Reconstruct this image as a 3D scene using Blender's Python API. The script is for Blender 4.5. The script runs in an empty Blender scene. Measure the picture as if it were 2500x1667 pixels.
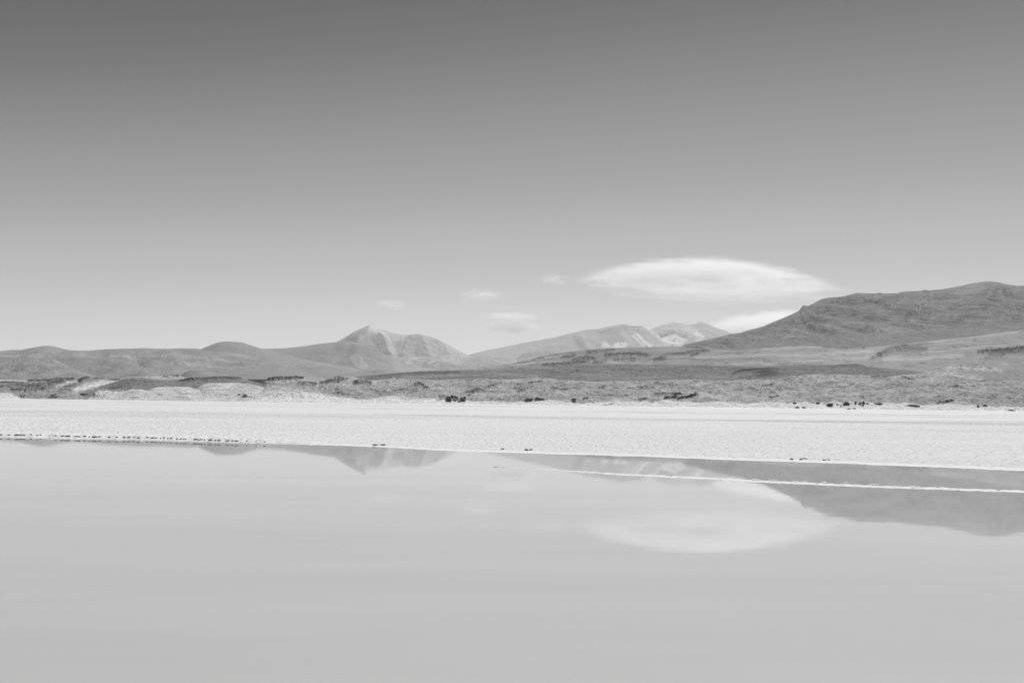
import bpy, math, random
import numpy as np
from mathutils import Matrix, Vector

# ------------------------------------------------------------------ camera, world, sun
sc = bpy.context.scene
W, H, F = 2500.0, 1667.0, 2431.0          # photograph's size and focal length in its pixels
CAM_H = 1.7
PITCH = math.radians(3.45)
ROLL = math.atan(0.0125)
cam_d = bpy.data.cameras.new('camera')
cam_d.sensor_width = 36.0
cam_d.lens = 36.0 * F / W
cam_d.clip_start = 0.1
cam_d.clip_end = 300000.0
cam = bpy.data.objects.new('camera', cam_d)
sc.collection.objects.link(cam)
fw = np.array([0, math.cos(PITCH), math.sin(PITCH)])
r0 = np.array([1.0, 0, 0]); u0 = np.array([0, -math.sin(PITCH), math.cos(PITCH)])
RT = math.cos(ROLL) * r0 + math.sin(ROLL) * u0
UP = -math.sin(ROLL) * r0 + math.cos(ROLL) * u0
cam.matrix_world = Matrix(((RT[0], UP[0], -fw[0], 0), (RT[1], UP[1], -fw[1], 0),
                           (RT[2], UP[2], -fw[2], CAM_H), (0, 0, 0, 1)))
sc.camera = cam

SUN_EL, SUN_AZ = 48.0, 19.0               # azimuth measured from +Y (away from camera) towards +X (right)
w = bpy.data.worlds.new('World'); sc.world = w; w.use_nodes = True
nt = w.node_tree; nt.nodes.clear()
sky = nt.nodes.new('ShaderNodeTexSky'); sky.sky_type = 'NISHITA'; sky.sun_disc = False
sky.sun_elevation = math.radians(SUN_EL); sky.sun_rotation = math.radians(SUN_AZ)
sky.altitude = 3000; sky.air_density = 1.0; sky.dust_density = 0.08; sky.ozone_density = 1.0
# black and white film behind a red filter: mostly the red channel of the sky
sep = nt.nodes.new('ShaderNodeSeparateColor'); nt.links.new(sky.outputs[0], sep.inputs[0])
def wm(op, a, b):
    n = nt.nodes.new('ShaderNodeMath'); n.operation = op
    for i, s in enumerate((a, b)):
        if isinstance(s, (int, float)): n.inputs[i].default_value = s
        else: nt.links.new(s, n.inputs[i])
    return n.outputs[0]
mono = wm('ADD', wm('MULTIPLY', sep.outputs[0], 0.85), wm('MULTIPLY', sep.outputs[1], 0.15))
# film response of the red-filtered sky (deep grey overhead, pale at the horizon)
fc = nt.nodes.new('ShaderNodeFloatCurve'); cv = fc.mapping.curves[0]
CURVE = [(0, .03), (.15, .045), (.18, .082), (.20, .118), (.22, .168), (.25, .236), (.30, .318), (.36, .415), (.41, .46), (.534, .60), (.656, .69), (1, .82)]
while len(cv.points) < len(CURVE): cv.points.new(.5, .5)
for p_, (a_, b_) in zip(cv.points, CURVE): p_.location = (a_, b_)
fc.mapping.update()
nt.links.new(wm('MULTIPLY', mono, 0.1), fc.inputs['Value'])
mono = wm('MULTIPLY', fc.outputs[0], 10.0)
bg = nt.nodes.new('ShaderNodeBackground'); bg.inputs[1].default_value = 0.10
nt.links.new(mono, bg.inputs[0])
wo = nt.nodes.new('ShaderNodeOutputWorld'); nt.links.new(bg.outputs[0], wo.inputs[0])

sl = bpy.data.lights.new('sun', 'SUN'); sl.energy = 4.2; sl.angle = math.radians(0.5); sl.color = (1, 1, 1)
so = bpy.data.objects.new('sun', sl); sc.collection.objects.link(so)
se, sa = math.radians(SUN_EL), math.radians(SUN_AZ)
sdir = Vector((math.cos(se) * math.sin(sa), math.cos(se) * math.cos(sa), math.sin(se)))
so.rotation_euler = sdir.to_track_quat('Z', 'Y').to_euler(); so.location = (50, -50, 100)

vs = sc.view_settings
sc.display_settings.display_device = 'sRGB'
vs.view_transform = 'Standard'; vs.look = 'None'; vs.gamma = 1.0; vs.use_curve_mapping = False
vs.exposure = 0.0
sc.render.engine = 'CYCLES'
cy = sc.cycles
cy.max_bounces = 14; cy.diffuse_bounces = 2; cy.glossy_bounces = 3; cy.volume_bounces = 12
cy.transparent_max_bounces = 16; cy.use_denoising = True
cy.caustics_reflective = False; cy.caustics_refractive = False

# ------------------------------------------------------------------ helpers
def ray(px, py):
    """unit-Y direction of the line through a pixel of the photograph"""
    px = np.asarray(px, float); py = np.asarray(py, float)
    a = (px - W / 2)[..., None]; b = (H / 2 - py)[..., None]
    d = a * RT + b * UP + F * fw
    return d / d[..., 1:2]

def at(px, py, D):
    """point on that line at distance D along Y"""
    d = ray(px, py) * np.asarray(D, float)[..., None]
    d[..., 2] += CAM_H
    return d

def on_ground(px, py, z=0.0):
    d = ray(px, py); t = (z - CAM_H) / d[..., 2]
    p = d * t[..., None]; p[..., 2] += CAM_H
    return p

def hor(px): return 964.5 + 0.0125 * np.asarray(px, float)

def _hash(ix, iy, seed):
    with np.errstate(over='ignore'):
        h = (ix.astype(np.int64) * 374761393 + iy.astype(np.int64) * 668265263 + seed * 974634777) & 0xFFFFFFFF
        h = ((h ^ (h >> 13)) * 1274126177) & 0xFFFFFFFF
        h = h ^ (h >> 16)
    return h

def noise2(x, y, seed=0):
    x = np.asarray(x, float); y = np.asarray(y, float)
    ix = np.floor(x); iy = np.floor(y); fx = x - ix; fy = y - iy
    u = fx * fx * fx * (fx * (fx * 6 - 15) + 10); v = fy * fy * fy * (fy * (fy * 6 - 15) + 10)
    def g(dx, dy):
        a = _hash(ix + dx, iy + dy, seed) * (2 * math.pi / 4294967296.0)
        return np.cos(a) * (fx - dx) + np.sin(a) * (fy - dy)
    a, b, c, d = g(0, 0), g(1, 0), g(0, 1), g(1, 1)
    return (a + u * (b - a) + v * (c - a) + u * v * (a - b - c + d)) * 1.5

def fbm(x, y, octaves=5, seed=0, gain=0.5, lac=2.03):
    s = np.zeros(np.broadcast(x, y).shape); a = 1.0; t = 0.0
    for i in range(octaves):
        s += a * noise2(x, y, seed + i * 17); t += a
        x = np.asarray(x) * lac + 13.7; y = np.asarray(y) * lac - 7.1; a *= gain
    return s / t

def ridged(x, y, octaves=5, seed=0, gain=0.5):
    s = np.zeros(np.broadcast(x, y).shape); a = 1.0; t = 0.0
    for i in range(octaves):
        s += a * (1 - np.abs(noise2(x, y, seed + i * 31))); t += a
        x = np.asarray(x) * 2.07 + 3.1; y = np.asarray(y) * 2.07 + 9.4; a *= gain
    return s / t * 2 - 1

def ss(a, b, x):
    t = np.clip((x - a) / (b - a), 0, 1); return t * t * (3 - 2 * t)

def I(pts):
    pts = sorted(pts); X = [p[0] for p in pts]; Y = [p[1] for p in pts]
    return lambda q: np.interp(q, X, Y)

def smooth_interp(pts, q, k=3.0):
    """interpolation with slightly rounded corners"""
    f = I(pts); s = 0; n = 0
    for o in (-1, -.5, 0, .5, 1):
        s = s + f(q + o * k); n += 1
    return s / n

def blob(px, y, cx, cy, rx, ry, ang=0.0, soft=0.5):
    a = math.radians(ang); dx = px - cx; dy = y - cy
    u = (dx * math.cos(a) + dy * math.sin(a)) / rx; v = (-dx * math.sin(a) + dy * math.cos(a)) / ry
    return 1 - ss(1 - soft, 1 + soft, np.sqrt(u * u + v * v))

def stroke(px, y, pts, wd, soft=0.6):
    best = np.full(px.shape, 1e9)
    for (x0, y0), (x1, y1) in zip(pts[:-1], pts[1:]):
        dx, dy = x1 - x0, y1 - y0; L = dx * dx + dy * dy
        t = np.clip(((px - x0) * dx + (y - y0) * dy) / L, 0, 1)
        best = np.minimum(best, np.hypot(px - x0 - t * dx, y - y0 - t * dy))
    return 1 - ss(wd * (1 - soft), wd * (1 + soft), best)

def tent(px, y, pts, wd):
    best = np.full(px.shape, 1e9)
    for (x0, y0), (x1, y1) in zip(pts[:-1], pts[1:]):
        dx, dy = x1 - x0, y1 - y0; L = dx * dx + dy * dy
        t = np.clip(((px - x0) * dx + (y - y0) * dy) / L, 0, 1)
        best = np.minimum(best, np.hypot(px - x0 - t * dx, y - y0 - t * dy))
    return np.maximum(0, 1 - best / wd)

def rocky(px, y, pts, wd, seed=0):
    """a broken, ragged patch along a line: the edge follows noise instead of the line"""
    x0 = min(p[0] for p in pts) - 4 * wd - 12; x1 = max(p[0] for p in pts) + 4 * wd + 12
    out = np.zeros(px.shape)
    sel = (px > x0) & (px < x1)
    if not sel.any(): return out
    p_ = px[sel]; q_ = y[sel]
    m = stroke(p_, q_, pts, wd * 1.15, .95)
    m = stroke(p_ + 6 * fbm(p_ / 14, q_ / 6, 3, seed + 901), q_ + 3.0 * fbm(p_ / 9, q_ / 5, 3, seed + 902), pts, wd * 1.25, .95)
    n = fbm(p_ / 6.0 + 5, q_ / 1.8, 4, seed + 900, .7)
    out[sel] = np.clip(m, 0, 1) * (.25 + .75 * ss(-.25, .35, n + .35 * (m - .5)))
    return out

def grid_mesh(name, P, alb, mat, smooth=True):
    """P: rows x cols x 3 array of points; alb: rows x cols albedo, stored as a point attribute"""
    R, C = P.shape[:2]
    me = bpy.data.meshes.new(name)
    idx = np.arange(R * C).reshape(R, C)
    q = np.stack([idx[:-1, :-1], idx[:-1, 1:], idx[1:, 1:], idx[1:, :-1]], -1).reshape(-1, 4)
    me.vertices.add(R * C); me.vertices.foreach_set('co', P.reshape(-1).astype(np.float32))
    me.loops.add(q.size); me.loops.foreach_set('vertex_index', q.reshape(-1).astype(np.int32))
    me.polygons.add(len(q))
    me.polygons.foreach_set('loop_start', np.arange(0, q.size, 4, dtype=np.int32))
    me.polygons.foreach_set('loop_total', np.full(len(q), 4, dtype=np.int32))
    me.polygons.foreach_set('use_smooth', np.full(len(q), smooth))
    me.update(); me.validate()
    at_ = me.attributes.new('albedo', 'FLOAT', 'POINT')
    at_.data.foreach_set('value', alb.reshape(-1).astype(np.float32))
    me.materials.append(mat)
    o = bpy.data.objects.new(name, me); sc.collection.objects.link(o)
    return o

def tag(o, label, cat, group=None, kind=None):
    o['label'] = label; o['category'] = cat
    if group: o['group'] = group
    if kind: o['kind'] = kind
    return o

# ------------------------------------------------------------------ materials
def new_mat(name):
    m = bpy.data.materials.new(name); m.use_nodes = True
    t = m.node_tree; t.nodes.clear()
    out = t.nodes.new('ShaderNodeOutputMaterial')
    return m, t, out

def rock_mat(name, scale=1.0, contrast=0.25, bump=0.5, dist=1.0, stretch=(1, 1, 1), rough=0.95, fine=6.0):
    """albedo from the mesh attribute, broken up by two sizes of noise, plus bump"""
    m, t, out = new_mat(name)
    N = t.nodes.new; L = t.links.new
    tc = N('ShaderNodeTexCoord'); mp = N('ShaderNodeMapping'); mp.inputs['Scale'].default_value = stretch
    L(tc.outputs['Object'], mp.inputs[0])
    at_ = N('ShaderNodeAttribute'); at_.attribute_name = 'albedo'
    n1 = N('ShaderNodeTexNoise'); n1.inputs['Scale'].default_value = scale; n1.inputs['Detail'].default_value = 7
    n1.inputs['Roughness'].default_value = 0.65; L(mp.outputs[0], n1.inputs['Vector'])
    n2 = N('ShaderNodeTexNoise'); n2.inputs['Scale'].default_value = scale * fine; n2.inputs['Detail'].default_value = 4
    L(mp.outputs[0], n2.inputs['Vector'])
    mx = N('ShaderNodeMath'); mx.operation = 'ADD'; L(n1.outputs[0], mx.inputs[0]); L(n2.outputs[0], mx.inputs[1])
    mr = N('ShaderNodeMapRange'); mr.inputs[1].default_value = 0.75; mr.inputs[2].default_value = 1.25
    mr.inputs[3].default_value = 1 - contrast; mr.inputs[4].default_value = 1 + contrast
    L(mx.outputs[0], mr.inputs[0])
    mul = N('ShaderNodeMath'); mul.operation = 'MULTIPLY'; mul.use_clamp = True
    L(at_.outputs['Fac'], mul.inputs[0]); L(mr.outputs[0], mul.inputs[1])
    bs = N('ShaderNodeBsdfPrincipled'); bs.inputs['Roughness'].default_value = rough
    bs.inputs['Specular IOR Level'].default_value = 0.1
    L(mul.outputs[0], bs.inputs['Base Color'])
    if bump > 0:
        b = N('ShaderNodeBump'); b.inputs['Strength'].default_value = bump; b.inputs['Distance'].default_value = dist
        L(mx.outputs[0], b.inputs['Height']); L(b.outputs[0], bs.inputs['Normal'])
    L(bs.outputs[0], out.inputs[0])
    return m

# columns of the terrain strips: fine inside the picture, coarser outside
def columns(a, b, step):
    inner = np.arange(max(a, -60), min(b, 2560) + step, step)
    left = np.arange(a, -60, 14.0) if a < -60 else np.array([])
    right = np.arange(2560 + step + 14, b + 1, 14.0) if b > 2560 else np.array([])
    return np.concatenate([left, inner, right])

def terrain(name, crest, base, D0, Dc, Db, mat, albedo, relief=None, step=2.0, rows=90, power=0.75, depth_pow=1.0,
            span=None, back_rows=14, sink=1.0, crest_k=3.0, broad=22.0, back_drop=1.0):
    a, b = span or (crest[0][0], crest[-1][0])
    X = columns(a, b, step)
    yc = smooth_interp(crest, X, crest_k); yb = smooth_interp(base, X, 6.0)
    yc = np.minimum(yc, yb - 0.3)
    ys_ = sum(smooth_interp(crest, X + o_, 6.0) for o_ in np.linspace(-broad, broad, 15)) / 15
    ys_ = np.minimum(np.maximum(ys_, yc - 1.0), yb - 0.3)
    f0 = I(D0)(X) if isinstance(D0, list) else np.full(X.shape, float(D0))
    fc = I(Dc)(X) if isinstance(Dc, list) else np.full(X.shape, float(Dc))
    v = np.linspace(0, 1, rows)[:, None]
    g = 1 - (1 - v) ** (1 / power) if power < 1 else v ** power
    y = yb + (ys_ + (yc - ys_) * v ** 5 - yb) * g
    D = f0 + (fc - f0) * v ** depth_pow
    PX = np.broadcast_to(X, y.shape)
    P = at(PX, y, D)
    al = albedo(PX, y, P[..., 0], P[..., 1], v + 0 * y)
    if relief is not None:
        P[..., 2] += relief(PX, y, P[..., 0], P[..., 1], v + 0 * y)
    # back of the hill: falls away behind the crest
    wq = (np.arange(1, back_rows + 1) / back_rows)[:, None] ** 1.5
    Dk = fc + (Db - fc) * wq
    top = P[-1]
    s = Dk / top[:, 1]
    Pk = np.stack([top[:, 0] * s, Dk + 0 * s, (top[:, 2] + 2) * (1 - wq) ** (1.0 + back_drop) - 2], -1)
    nb = fbm(Pk[..., 0] / (Db - fc.mean()) * 4, Pk[..., 1] / (Db - fc.mean()) * 4, 4, 77) if True else 0
    Pk[..., 2] += nb * 0.08 * top[:, 2] * np.sin(np.pi * wq) * -1
    front = P[0].copy(); front[:, 2] = np.minimum(front[:, 2], 0) - sink
    front[:, 1] -= 0.002 * front[:, 1]
    P = np.concatenate([front[None], P, Pk]); al = np.concatenate([al[:1], al, np.repeat(al[-1:], back_rows, 0)])
    o = grid_mesh(name, P, al, mat)
    o['kind'] = 'structure'
    return o

# ------------------------------------------------------------------ ground and salt flat
def shore_y(px):
    return I([(-900, 1046), (0, 1064.5), (150, 1067), (330, 1070.5), (500, 1074.2), (640, 1078.5), (780, 1084.5), (900, 1090.5), (1063, 1098.5),
              (1187, 1103), (1400, 1109.5), (1594, 1115.5), (1800, 1122.5), (2126, 1134.5), (2300, 1140.5), (2500, 1149), (3400, 1184)])(px)

def salt_mat():
    m, t, out = new_mat('salt_crust')
    N = t.nodes.new; L = t.links.new
    tc = N('ShaderNodeTexCoord')
    at_ = N('ShaderNodeAttribute'); at_.attribute_name = 'albedo'
    def nz(scale, detail, st=(1, 1, 1), rough=0.6):
        mp = N('ShaderNodeMapping'); mp.inputs['Scale'].default_value = st; L(tc.outputs['Object'], mp.inputs[0])
        n = N('ShaderNodeTexNoise'); n.inputs['Scale'].default_value = scale; n.inputs['Detail'].default_value = detail
        n.inputs['Roughness'].default_value = rough; L(mp.outputs[0], n.inputs['Vector']); return n.outputs[0]
    def mth(op, a, b):
        n = N('ShaderNodeMath'); n.operation = op
        for i, s in enumerate((a, b)):
            if isinstance(s, (int, float)): n.inputs[i].default_value = s
            else: L(s, n.inputs[i])
        return n.outputs[0]
    fine = nz(5.0, 3)
    mr = N('ShaderNodeMapRange'); mr.inputs[1].default_value = 0.3; mr.inputs[2].default_value = 0.7
    mr.inputs[3].default_value = 0.90; mr.inputs[4].default_value = 1.08; L(fine, mr.inputs[0])
    col = mth('MULTIPLY', at_.outputs['Fac'], mr.outputs[0])
    bs = N('ShaderNodeBsdfPrincipled'); bs.inputs['Roughness'].default_value = 0.9
    bs.inputs['Specular IOR Level'].default_value = 0.15
    L(col, bs.inputs['Base Color'])
    b = N('ShaderNodeBump'); b.inputs['Strength'].default_value = 0.25; b.inputs['Distance'].default_value = 0.03
    L(nz(9.0, 5), b.inputs['Height']); L(b.outputs[0], bs.inputs['Normal'])
    L(bs.outputs[0], out.inputs[0])
    return m
SALT = salt_mat()

def build_flat():
    X = columns(-900, 3400, 1.6)
    sh = on_ground(X, shore_y(X), 0.0)
    D0 = sh[:, 1]
    # distance rows as an offset from the shore, dense near it
    off = [-3.0, -0.6, -0.25, -0.1]
    o = 0.0; st = 0.035
    while o < 480:
        off.append(o); o += st
        if o > 1.0: st = min(max(0.06, 0.0016 * (30 + o)), 12) if o < 40 else 0.00011 * (30 + o) ** 2
    off.append(700); off.append(1200)
    off = np.array(off)[:, None]
    wob = 0.75 * fbm(sh[:, 0] * 0.35, 0 * D0 + 3, 5, 5, .6) + 0.14 * fbm(sh[:, 0] * 3, 0 * D0 + 9, 3, 6)
    D = D0 + wob + off
    dirx = sh[:, 0] / sh[:, 1]
    x = dirx * D; y = D
    d = np.maximum(off, 0)
    PX = np.broadcast_to(X, x.shape)
    # bank: higher and undercut at the left, a thin rim elsewhere
    left = 1 - ss(560, 900, PX)
    bank = 0.022 + 0.075 * left
    bank = bank * (1 + 0.55 * fbm(x * 4.0, y * 1.5, 4, 11, .6))
    z = bank * ss(0, 0.55 + 0.1 * left, d + 0.1 * fbm(x * 7, y * 3, 3, 12))
    z = z - 0.03 * ss(0.5, 4, d) * left
    grain = fbm(x * 9.0, y * 4.0, 3, 21, 0.7)
    clod = np.maximum(noise2(x * 2.6, y * 1.7, 33), -0.2)
    patch = 0.6 + 0.7 * fbm(x * 0.05, y * 0.05, 3, 41)
    amp = (1 - ss(45, 130, y)) * ss(0.0, 0.8, d)
    z = z + amp * patch * (0.050 * grain + 0.018 * clod)
    z = np.where(off < 0, -0.05 - 0.10 * np.minimum(-off, 1), z)
    z += 0.05 * ss(60, 480, y)
    # albedo: white salt, greyer damp mud in streaks farther off and darker low spots in the grain close by
    s1 = fbm(x * 0.003, y * 0.014, 6, 51, 0.8); s2 = fbm(x * 0.02, y * 0.16, 5, 52, 0.65)
    s3 = fbm(x * 0.008, y * 0.035, 5, 53, 0.75)
    streak = ss(-0.05, 0.40, s1) * 0.40 + ss(0.1, 0.5, s2) * 0.30 + ss(.05, .4, s3) * .30
    far = ss(52, 120, y)
    al = 0.75 - (0.38 * far + 0.05) * streak
    g2 = fbm(x * 8.0, y * 1.6, 3, 61, 0.8)
    al += .05 * fbm(x * .03, y * .15, 4, 71)
    al -= (1 - ss(80, 190, y)) * 0.30 * ss(0.05, 0.5, g2) * (0.6 + 0.6 * patch)
    al -= (1 - ss(45, 150, y)) * 0.25 * ss(0.05, 0.45, -grain) * ss(0.3, 1.6, d)
    al = al * 1.0
    rim = (1 - ss(0.2, 1.4, d))
    al = al + (0.84 - al) * rim
    # brightest apron just in front of the hills
    al = al + (0.84 - al) * ss(330, 430, y) * 0.55
    P = np.stack([x, y, z], -1)
    o = grid_mesh('salt_flat', P, np.clip(al, 0.1, 0.86), SALT, smooth=True)
    tag(o, 'broad white salt flat with grainy crust between the water and the hills', 'salt flat', kind='structure')
build_flat()

def plane(name, x0, x1, y0, y1, z, mat, nx=2, ny=2, alb=0.6):
    xs = np.linspace(x0, x1, nx); ys = np.linspace(y0, y1, ny)
    XX, YY = np.meshgrid(xs, ys)
    return grid_mesh(name, np.stack([XX, YY, 0 * XX + z], -1), 0 * XX + alb, mat)

desert = rock_mat('desert_ground', 0.004, 0.2, 0.0)
g = plane('ground', -19500, 19500, 460, 25500, -0.25, desert, 40, 40, 0.34)
tag(g, 'dry desert plain running on beneath the hills', 'ground', kind='structure')

# ------------------------------------------------------------------ lake
def water_mat():
    m, t, out = new_mat('shallow_brine')
    N = t.nodes.new; L = t.links.new
    tc = N('ShaderNodeTexCoord')
    bs = N('ShaderNodeBsdfPrincipled')
    bs.inputs['IOR'].default_value = 1.333; bs.inputs['Roughness'].default_value = 0.022
    # pale salt bed seen through a few centimetres of still water, with faint broad patches
    mp = N('ShaderNodeMapping'); mp.inputs['Scale'].default_value = (0.10, 0.45, 1); L(tc.outputs['Object'], mp.inputs[0])
    n = N('ShaderNodeTexNoise'); n.inputs['Scale'].default_value = 1.0; n.inputs['Detail'].default_value = 3
    L(mp.outputs[0], n.inputs['Vector'])
    cr = N('ShaderNodeMapRange'); cr.inputs[1].default_value = 0.3; cr.inputs[2].default_value = 0.7
    cr.inputs[3].default_value = 0.545; cr.inputs[4].default_value = 0.60; L(n.outputs[0], cr.inputs[0])
    L(cr.outputs[0], bs.inputs['Base Color'])
    mp2 = N('ShaderNodeMapping'); mp2.inputs['Scale'].default_value = (1.0, 2.5, 1); L(tc.outputs['Object'], mp2.inputs[0])
    n2 = N('ShaderNodeTexNoise'); n2.inputs['Scale'].default_value = 1.1; n2.inputs['Detail'].default_value = 2
    L(mp2.outputs[0], n2.inputs['Vector'])
    b = N('ShaderNodeBump'); b.inputs['Strength'].default_value = 0.10; b.inputs['Distance'].default_value = 0.004
    L(n2.outputs[0], b.inputs['Height']); L(b.outputs[0], bs.inputs['Normal'])
    L(bs.outputs[0], out.inputs[0])
    return m
wtr = plane('water', -60, 60, -25, 52, 0.0, water_mat(), 2, 2)
tag(wtr, 'still shallow lagoon mirroring the sky, clouds and hills', 'water', kind='structure')

# ------------------------------------------------------------------ far mountains
far_m = rock_mat('far_scree', 0.003, 0.10, 0.35, 40.0)
mid_m = rock_mat('mid_scree', 0.02, 0.14, 0.4, 12.0)
hill_m = rock_mat('hill_scrub', 0.08, 0.17, 0.8, 3.0, stretch=(1, .35, 1), fine=5)
near_m = rock_mat('near_scrub', 0.35, 0.30, 0.9, 0.8, stretch=(1, .3, 1), fine=4)

def wf(px, y, s=22.0, a=5.0, seed=3):
    """warp so painted patches get natural edges"""
    return px + a * fbm(px / s, y / s * 2, 4, seed), y + a * 0.5 * fbm(px / s, y / s * 2, 4, seed + 50)

# back massif with the white mineral slope
B_crest = [(1440, 850), (1500, 832), (1560, 815), (1585.6, 805.8), (1600, 799), (1621, 792), (1645, 787), (1664.5, 789.5), (1686, 792), (1700, 790),
           (1706.6, 785.2), (1719, 788), (1743, 797.7), (1765, 804.5), (1781, 812), (1790, 816), (1850, 835), (1950, 858), (2100, 880)]
def B_alb(px, y, x, Y, v):
    a = 0.44 + 0.05 * fbm(px / 20, y / 10, 4, 401); qx, qy = wf(px, y, 12, 10, 4)
    a += 0.40 * blob(qx, qy, 1646, 834, 30, 11, 0, .35) + 0.14 * blob(qx, qy, 1690, 812, 26, 10, 35, .5) + 0.20 * blob(qx, qy, 1705, 824, 14, 9, 40, .5)
    a += 0.24 * stroke(qx, qy, [(1590, 812), (1612, 832), (1632, 846)], 5) + 0.10 * blob(qx, qy, 1650, 806, 26, 5, 10, .9)
    a += 0.10 * stroke(qx, qy, [(1700, 815), (1712, 828), (1716, 838)], 4) - 0.16 * stroke(qx, qy, [(1615, 824), (1650, 817), (1664, 826), (1690, 832)], 4)
    a -= .30 * ss(.0, .3, fbm(px / 8 + y / 9, y / 5, 4, 402)) * blob(px, y, 1650, 832, 44, 18, 0, .6)
    return np.clip(a, .1, .93)
def B_rel(px, y, x, Y, v):
    k = (1 - v ** 6)
    return k * (70 * ridged(x / 700, Y / 900, 6, 5)) * np.minimum(1, v * 3)
o = terrain('mountain', B_crest, [(1440, 885), (2100, 885)], 18800, 22500, 25000, far_m, B_alb, B_rel, rows=110, power=0.9, step=1.6, crest_k=1.5)
tag(o, 'hazy peak with a bright white mineral slope, half hidden behind the big hill', 'mountain', kind='structure')

A_crest = [(900, 905), (1000, 893), (1080, 880), (1142, 867), (1160, 861.5), (1200, 852.5), (1240, 844.8), (1294, 834), (1354, 823.5), (1392, 814), (1436, 804), (1458, 803),
           (1485, 797), (1515, 791.7), (1531, 792), (1537, 795), (1553, 796), (1569, 796), (1577, 802), (1588, 812.6), (1602, 822), (1621, 838.5), (1634, 846), (1680, 862), (1760, 880)]
def A_alb(px, y, x, Y, v):
    a = 0.41 + 0.05 * fbm(px / 26, y / 9, 4, 403); qx, qy = wf(px, y, 12, 5, 8)
    a += 0.42 * stroke(qx, qy, [(1556, 818), (1572, 834), (1592, 848)], 3.2) + 0.22 * stroke(qx, qy, [(1545, 822), (1560, 838), (1575, 850)], 2.4)
    a += 0.42 * blob(qx, qy, 1512, 845, 22, 8, -8, .35) + 0.32 * blob(qx, qy, 1478, 845, 11, 7, 0, .4)
    a += 0.10 * blob(qx, qy, 1540, 830, 26, 12, 40, .8) + 0.05 * blob(qx, qy, 1380, 834, 60, 6, -12, .8)
    a -= .26 * ss(.0, .3, fbm(px / 6 + y / 12, y / 12, 4, 407)) * blob(px, y, 1500, 845, 50, 12, 0, .6)
    a -= 0.15 * stroke(qx, qy, [(1470, 813), (1500, 806), (1540, 799), (1566, 797)], 2.2)
    a -= 0.10 * blob(qx, qy, 1418, 838, 16, 14, 40, .8)
    return np.clip(a, .1, .93)
def A_rel(px, y, x, Y, v):
    k = (1 - v ** 8) * np.minimum(1, v * 3)
    r = 26 * ridged((x + Y * 0.25) / 600, Y / 1200, 5, 25) + 50 * fbm(x / 1800, Y / 1800, 4, 29)
    r += 45 * stroke(px, y, [(1412, 823), (1425, 845), (1440, 858)], 9, .9)
    r += 35 * stroke(px, y, [(1470, 808), (1530, 803), (1575, 805)], 7, .9)
    gull = np.sin((px - y * 0.75) / 4.2 + 3 * fbm(px / 30, y / 30, 2, 9)) * 10 * blob(px, y, 1560, 828, 50, 26, 30, .7)
    return k * (r + gull)
o = terrain('mountain', A_crest, [(900, 912), (1200, 893), (1760, 890)], 16400, 19200, 22400, far_m, A_alb, A_rel, rows=120, power=0.9, step=1.6, crest_k=1.5)
tag(o, 'long pale mountain ramp rising to a flat scarp with bright streaks', 'mountain', kind='structure')

M_crest = [(560, 905), (640, 885), (700, 870), (780, 848), (818.6, 835.8), (846, 821), (860, 812.5), (873, 806), (886.6, 800), (900, 792.8), (908.4, 797.5), (919, 803.6),
           (941, 807), (954.7, 811.5), (979, 816.7), (1001, 818), (1012, 817), (1020, 815), (1028, 816), (1050, 822), (1077, 831.7), (1104, 846.7), (1129, 860), (1142, 866.5), (1161, 875), (1240, 892), (1320, 904)]
def M_alb(px, y, x, Y, v):
    a = 0.48 + 0.05 * fbm(px / 16, y / 12, 4, 404); qx, qy = wf(px, y, 12, 6, 12)
    a += 0.16 * stroke(qx, qy, [(903, 800), (900, 815), (885, 832)], 9, .6) + 0.12 * stroke(qx, qy, [(915, 812), (950, 822), (985, 826)], 9, .7)  # sunlit ridge and right flank painted into the albedo
    a -= 0.05 * stroke(qx, qy, [(888, 803), (872, 818), (850, 830)], 12, .6)  # shade on the left flank painted into the albedo
    a -= 0.06 * blob(qx, qy, 925, 850, 20, 18, 0, .5) + 0.06 * blob(qx, qy, 1000, 850, 16, 24, 0, .6) + 0.05 * blob(qx, qy, 1050, 850, 18, 22, 40, .6)
    a += 0.07 * stroke(qx, qy, [(948, 828), (957, 850), (962, 872)], 5) + 0.05 * stroke(qx, qy, [(968, 840), (970, 872)], 2)
    for c in ((899, 806), (893, 815), (906, 812), (888, 822), (908, 818), (901, 800)):
        a -= 0.12 * blob(qx, qy, c[0], c[1], 4.5, 2.0, -50, .8)
    a += 0.05 * stroke(qx, qy, [(1008, 830), (1015, 848), (1022, 862)], 5)
    return np.clip(a, .08, .85)
def M_rel(px, y, x, Y, v):
    k = (1 - v ** 10) * np.minimum(1, v * 2.5)
    wx = px + 6 * fbm(px / 22, y / 14, 4, 88)
    r = 89 * tent(wx, y, [(900, 795), (897, 808), (886, 820), (872, 832)], 26)
    r += 66 * tent(wx, y, [(926, 828), (905, 845), (890, 858)], 24)
    r += 74 * tent(wx, y, [(926, 828), (944, 850), (952, 875)], 20)
    r += 70 * tent(wx, y, [(1000, 824), (992, 845), (984, 875)], 24)
    r += 78 * tent(wx, y, [(1022, 816), (1036, 845), (1046, 875)], 28)
    r += 60 * tent(wx, y, [(1065, 830), (1085, 850), (1096, 872)], 20)
    r += 22 * ridged(x / 340, Y / 460, 4, 35)
    return k * r * 0.9
o = terrain('mountain', M_crest, [(560, 915), (1320, 910)], 15000, 16600, 18200, far_m, M_alb, M_rel, rows=140, power=0.95, step=1.3, crest_k=1.2)
tag(o, 'hazy pointed peak with a bright right flank, the tallest summit left of centre', 'mountain', kind='structure')

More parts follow.
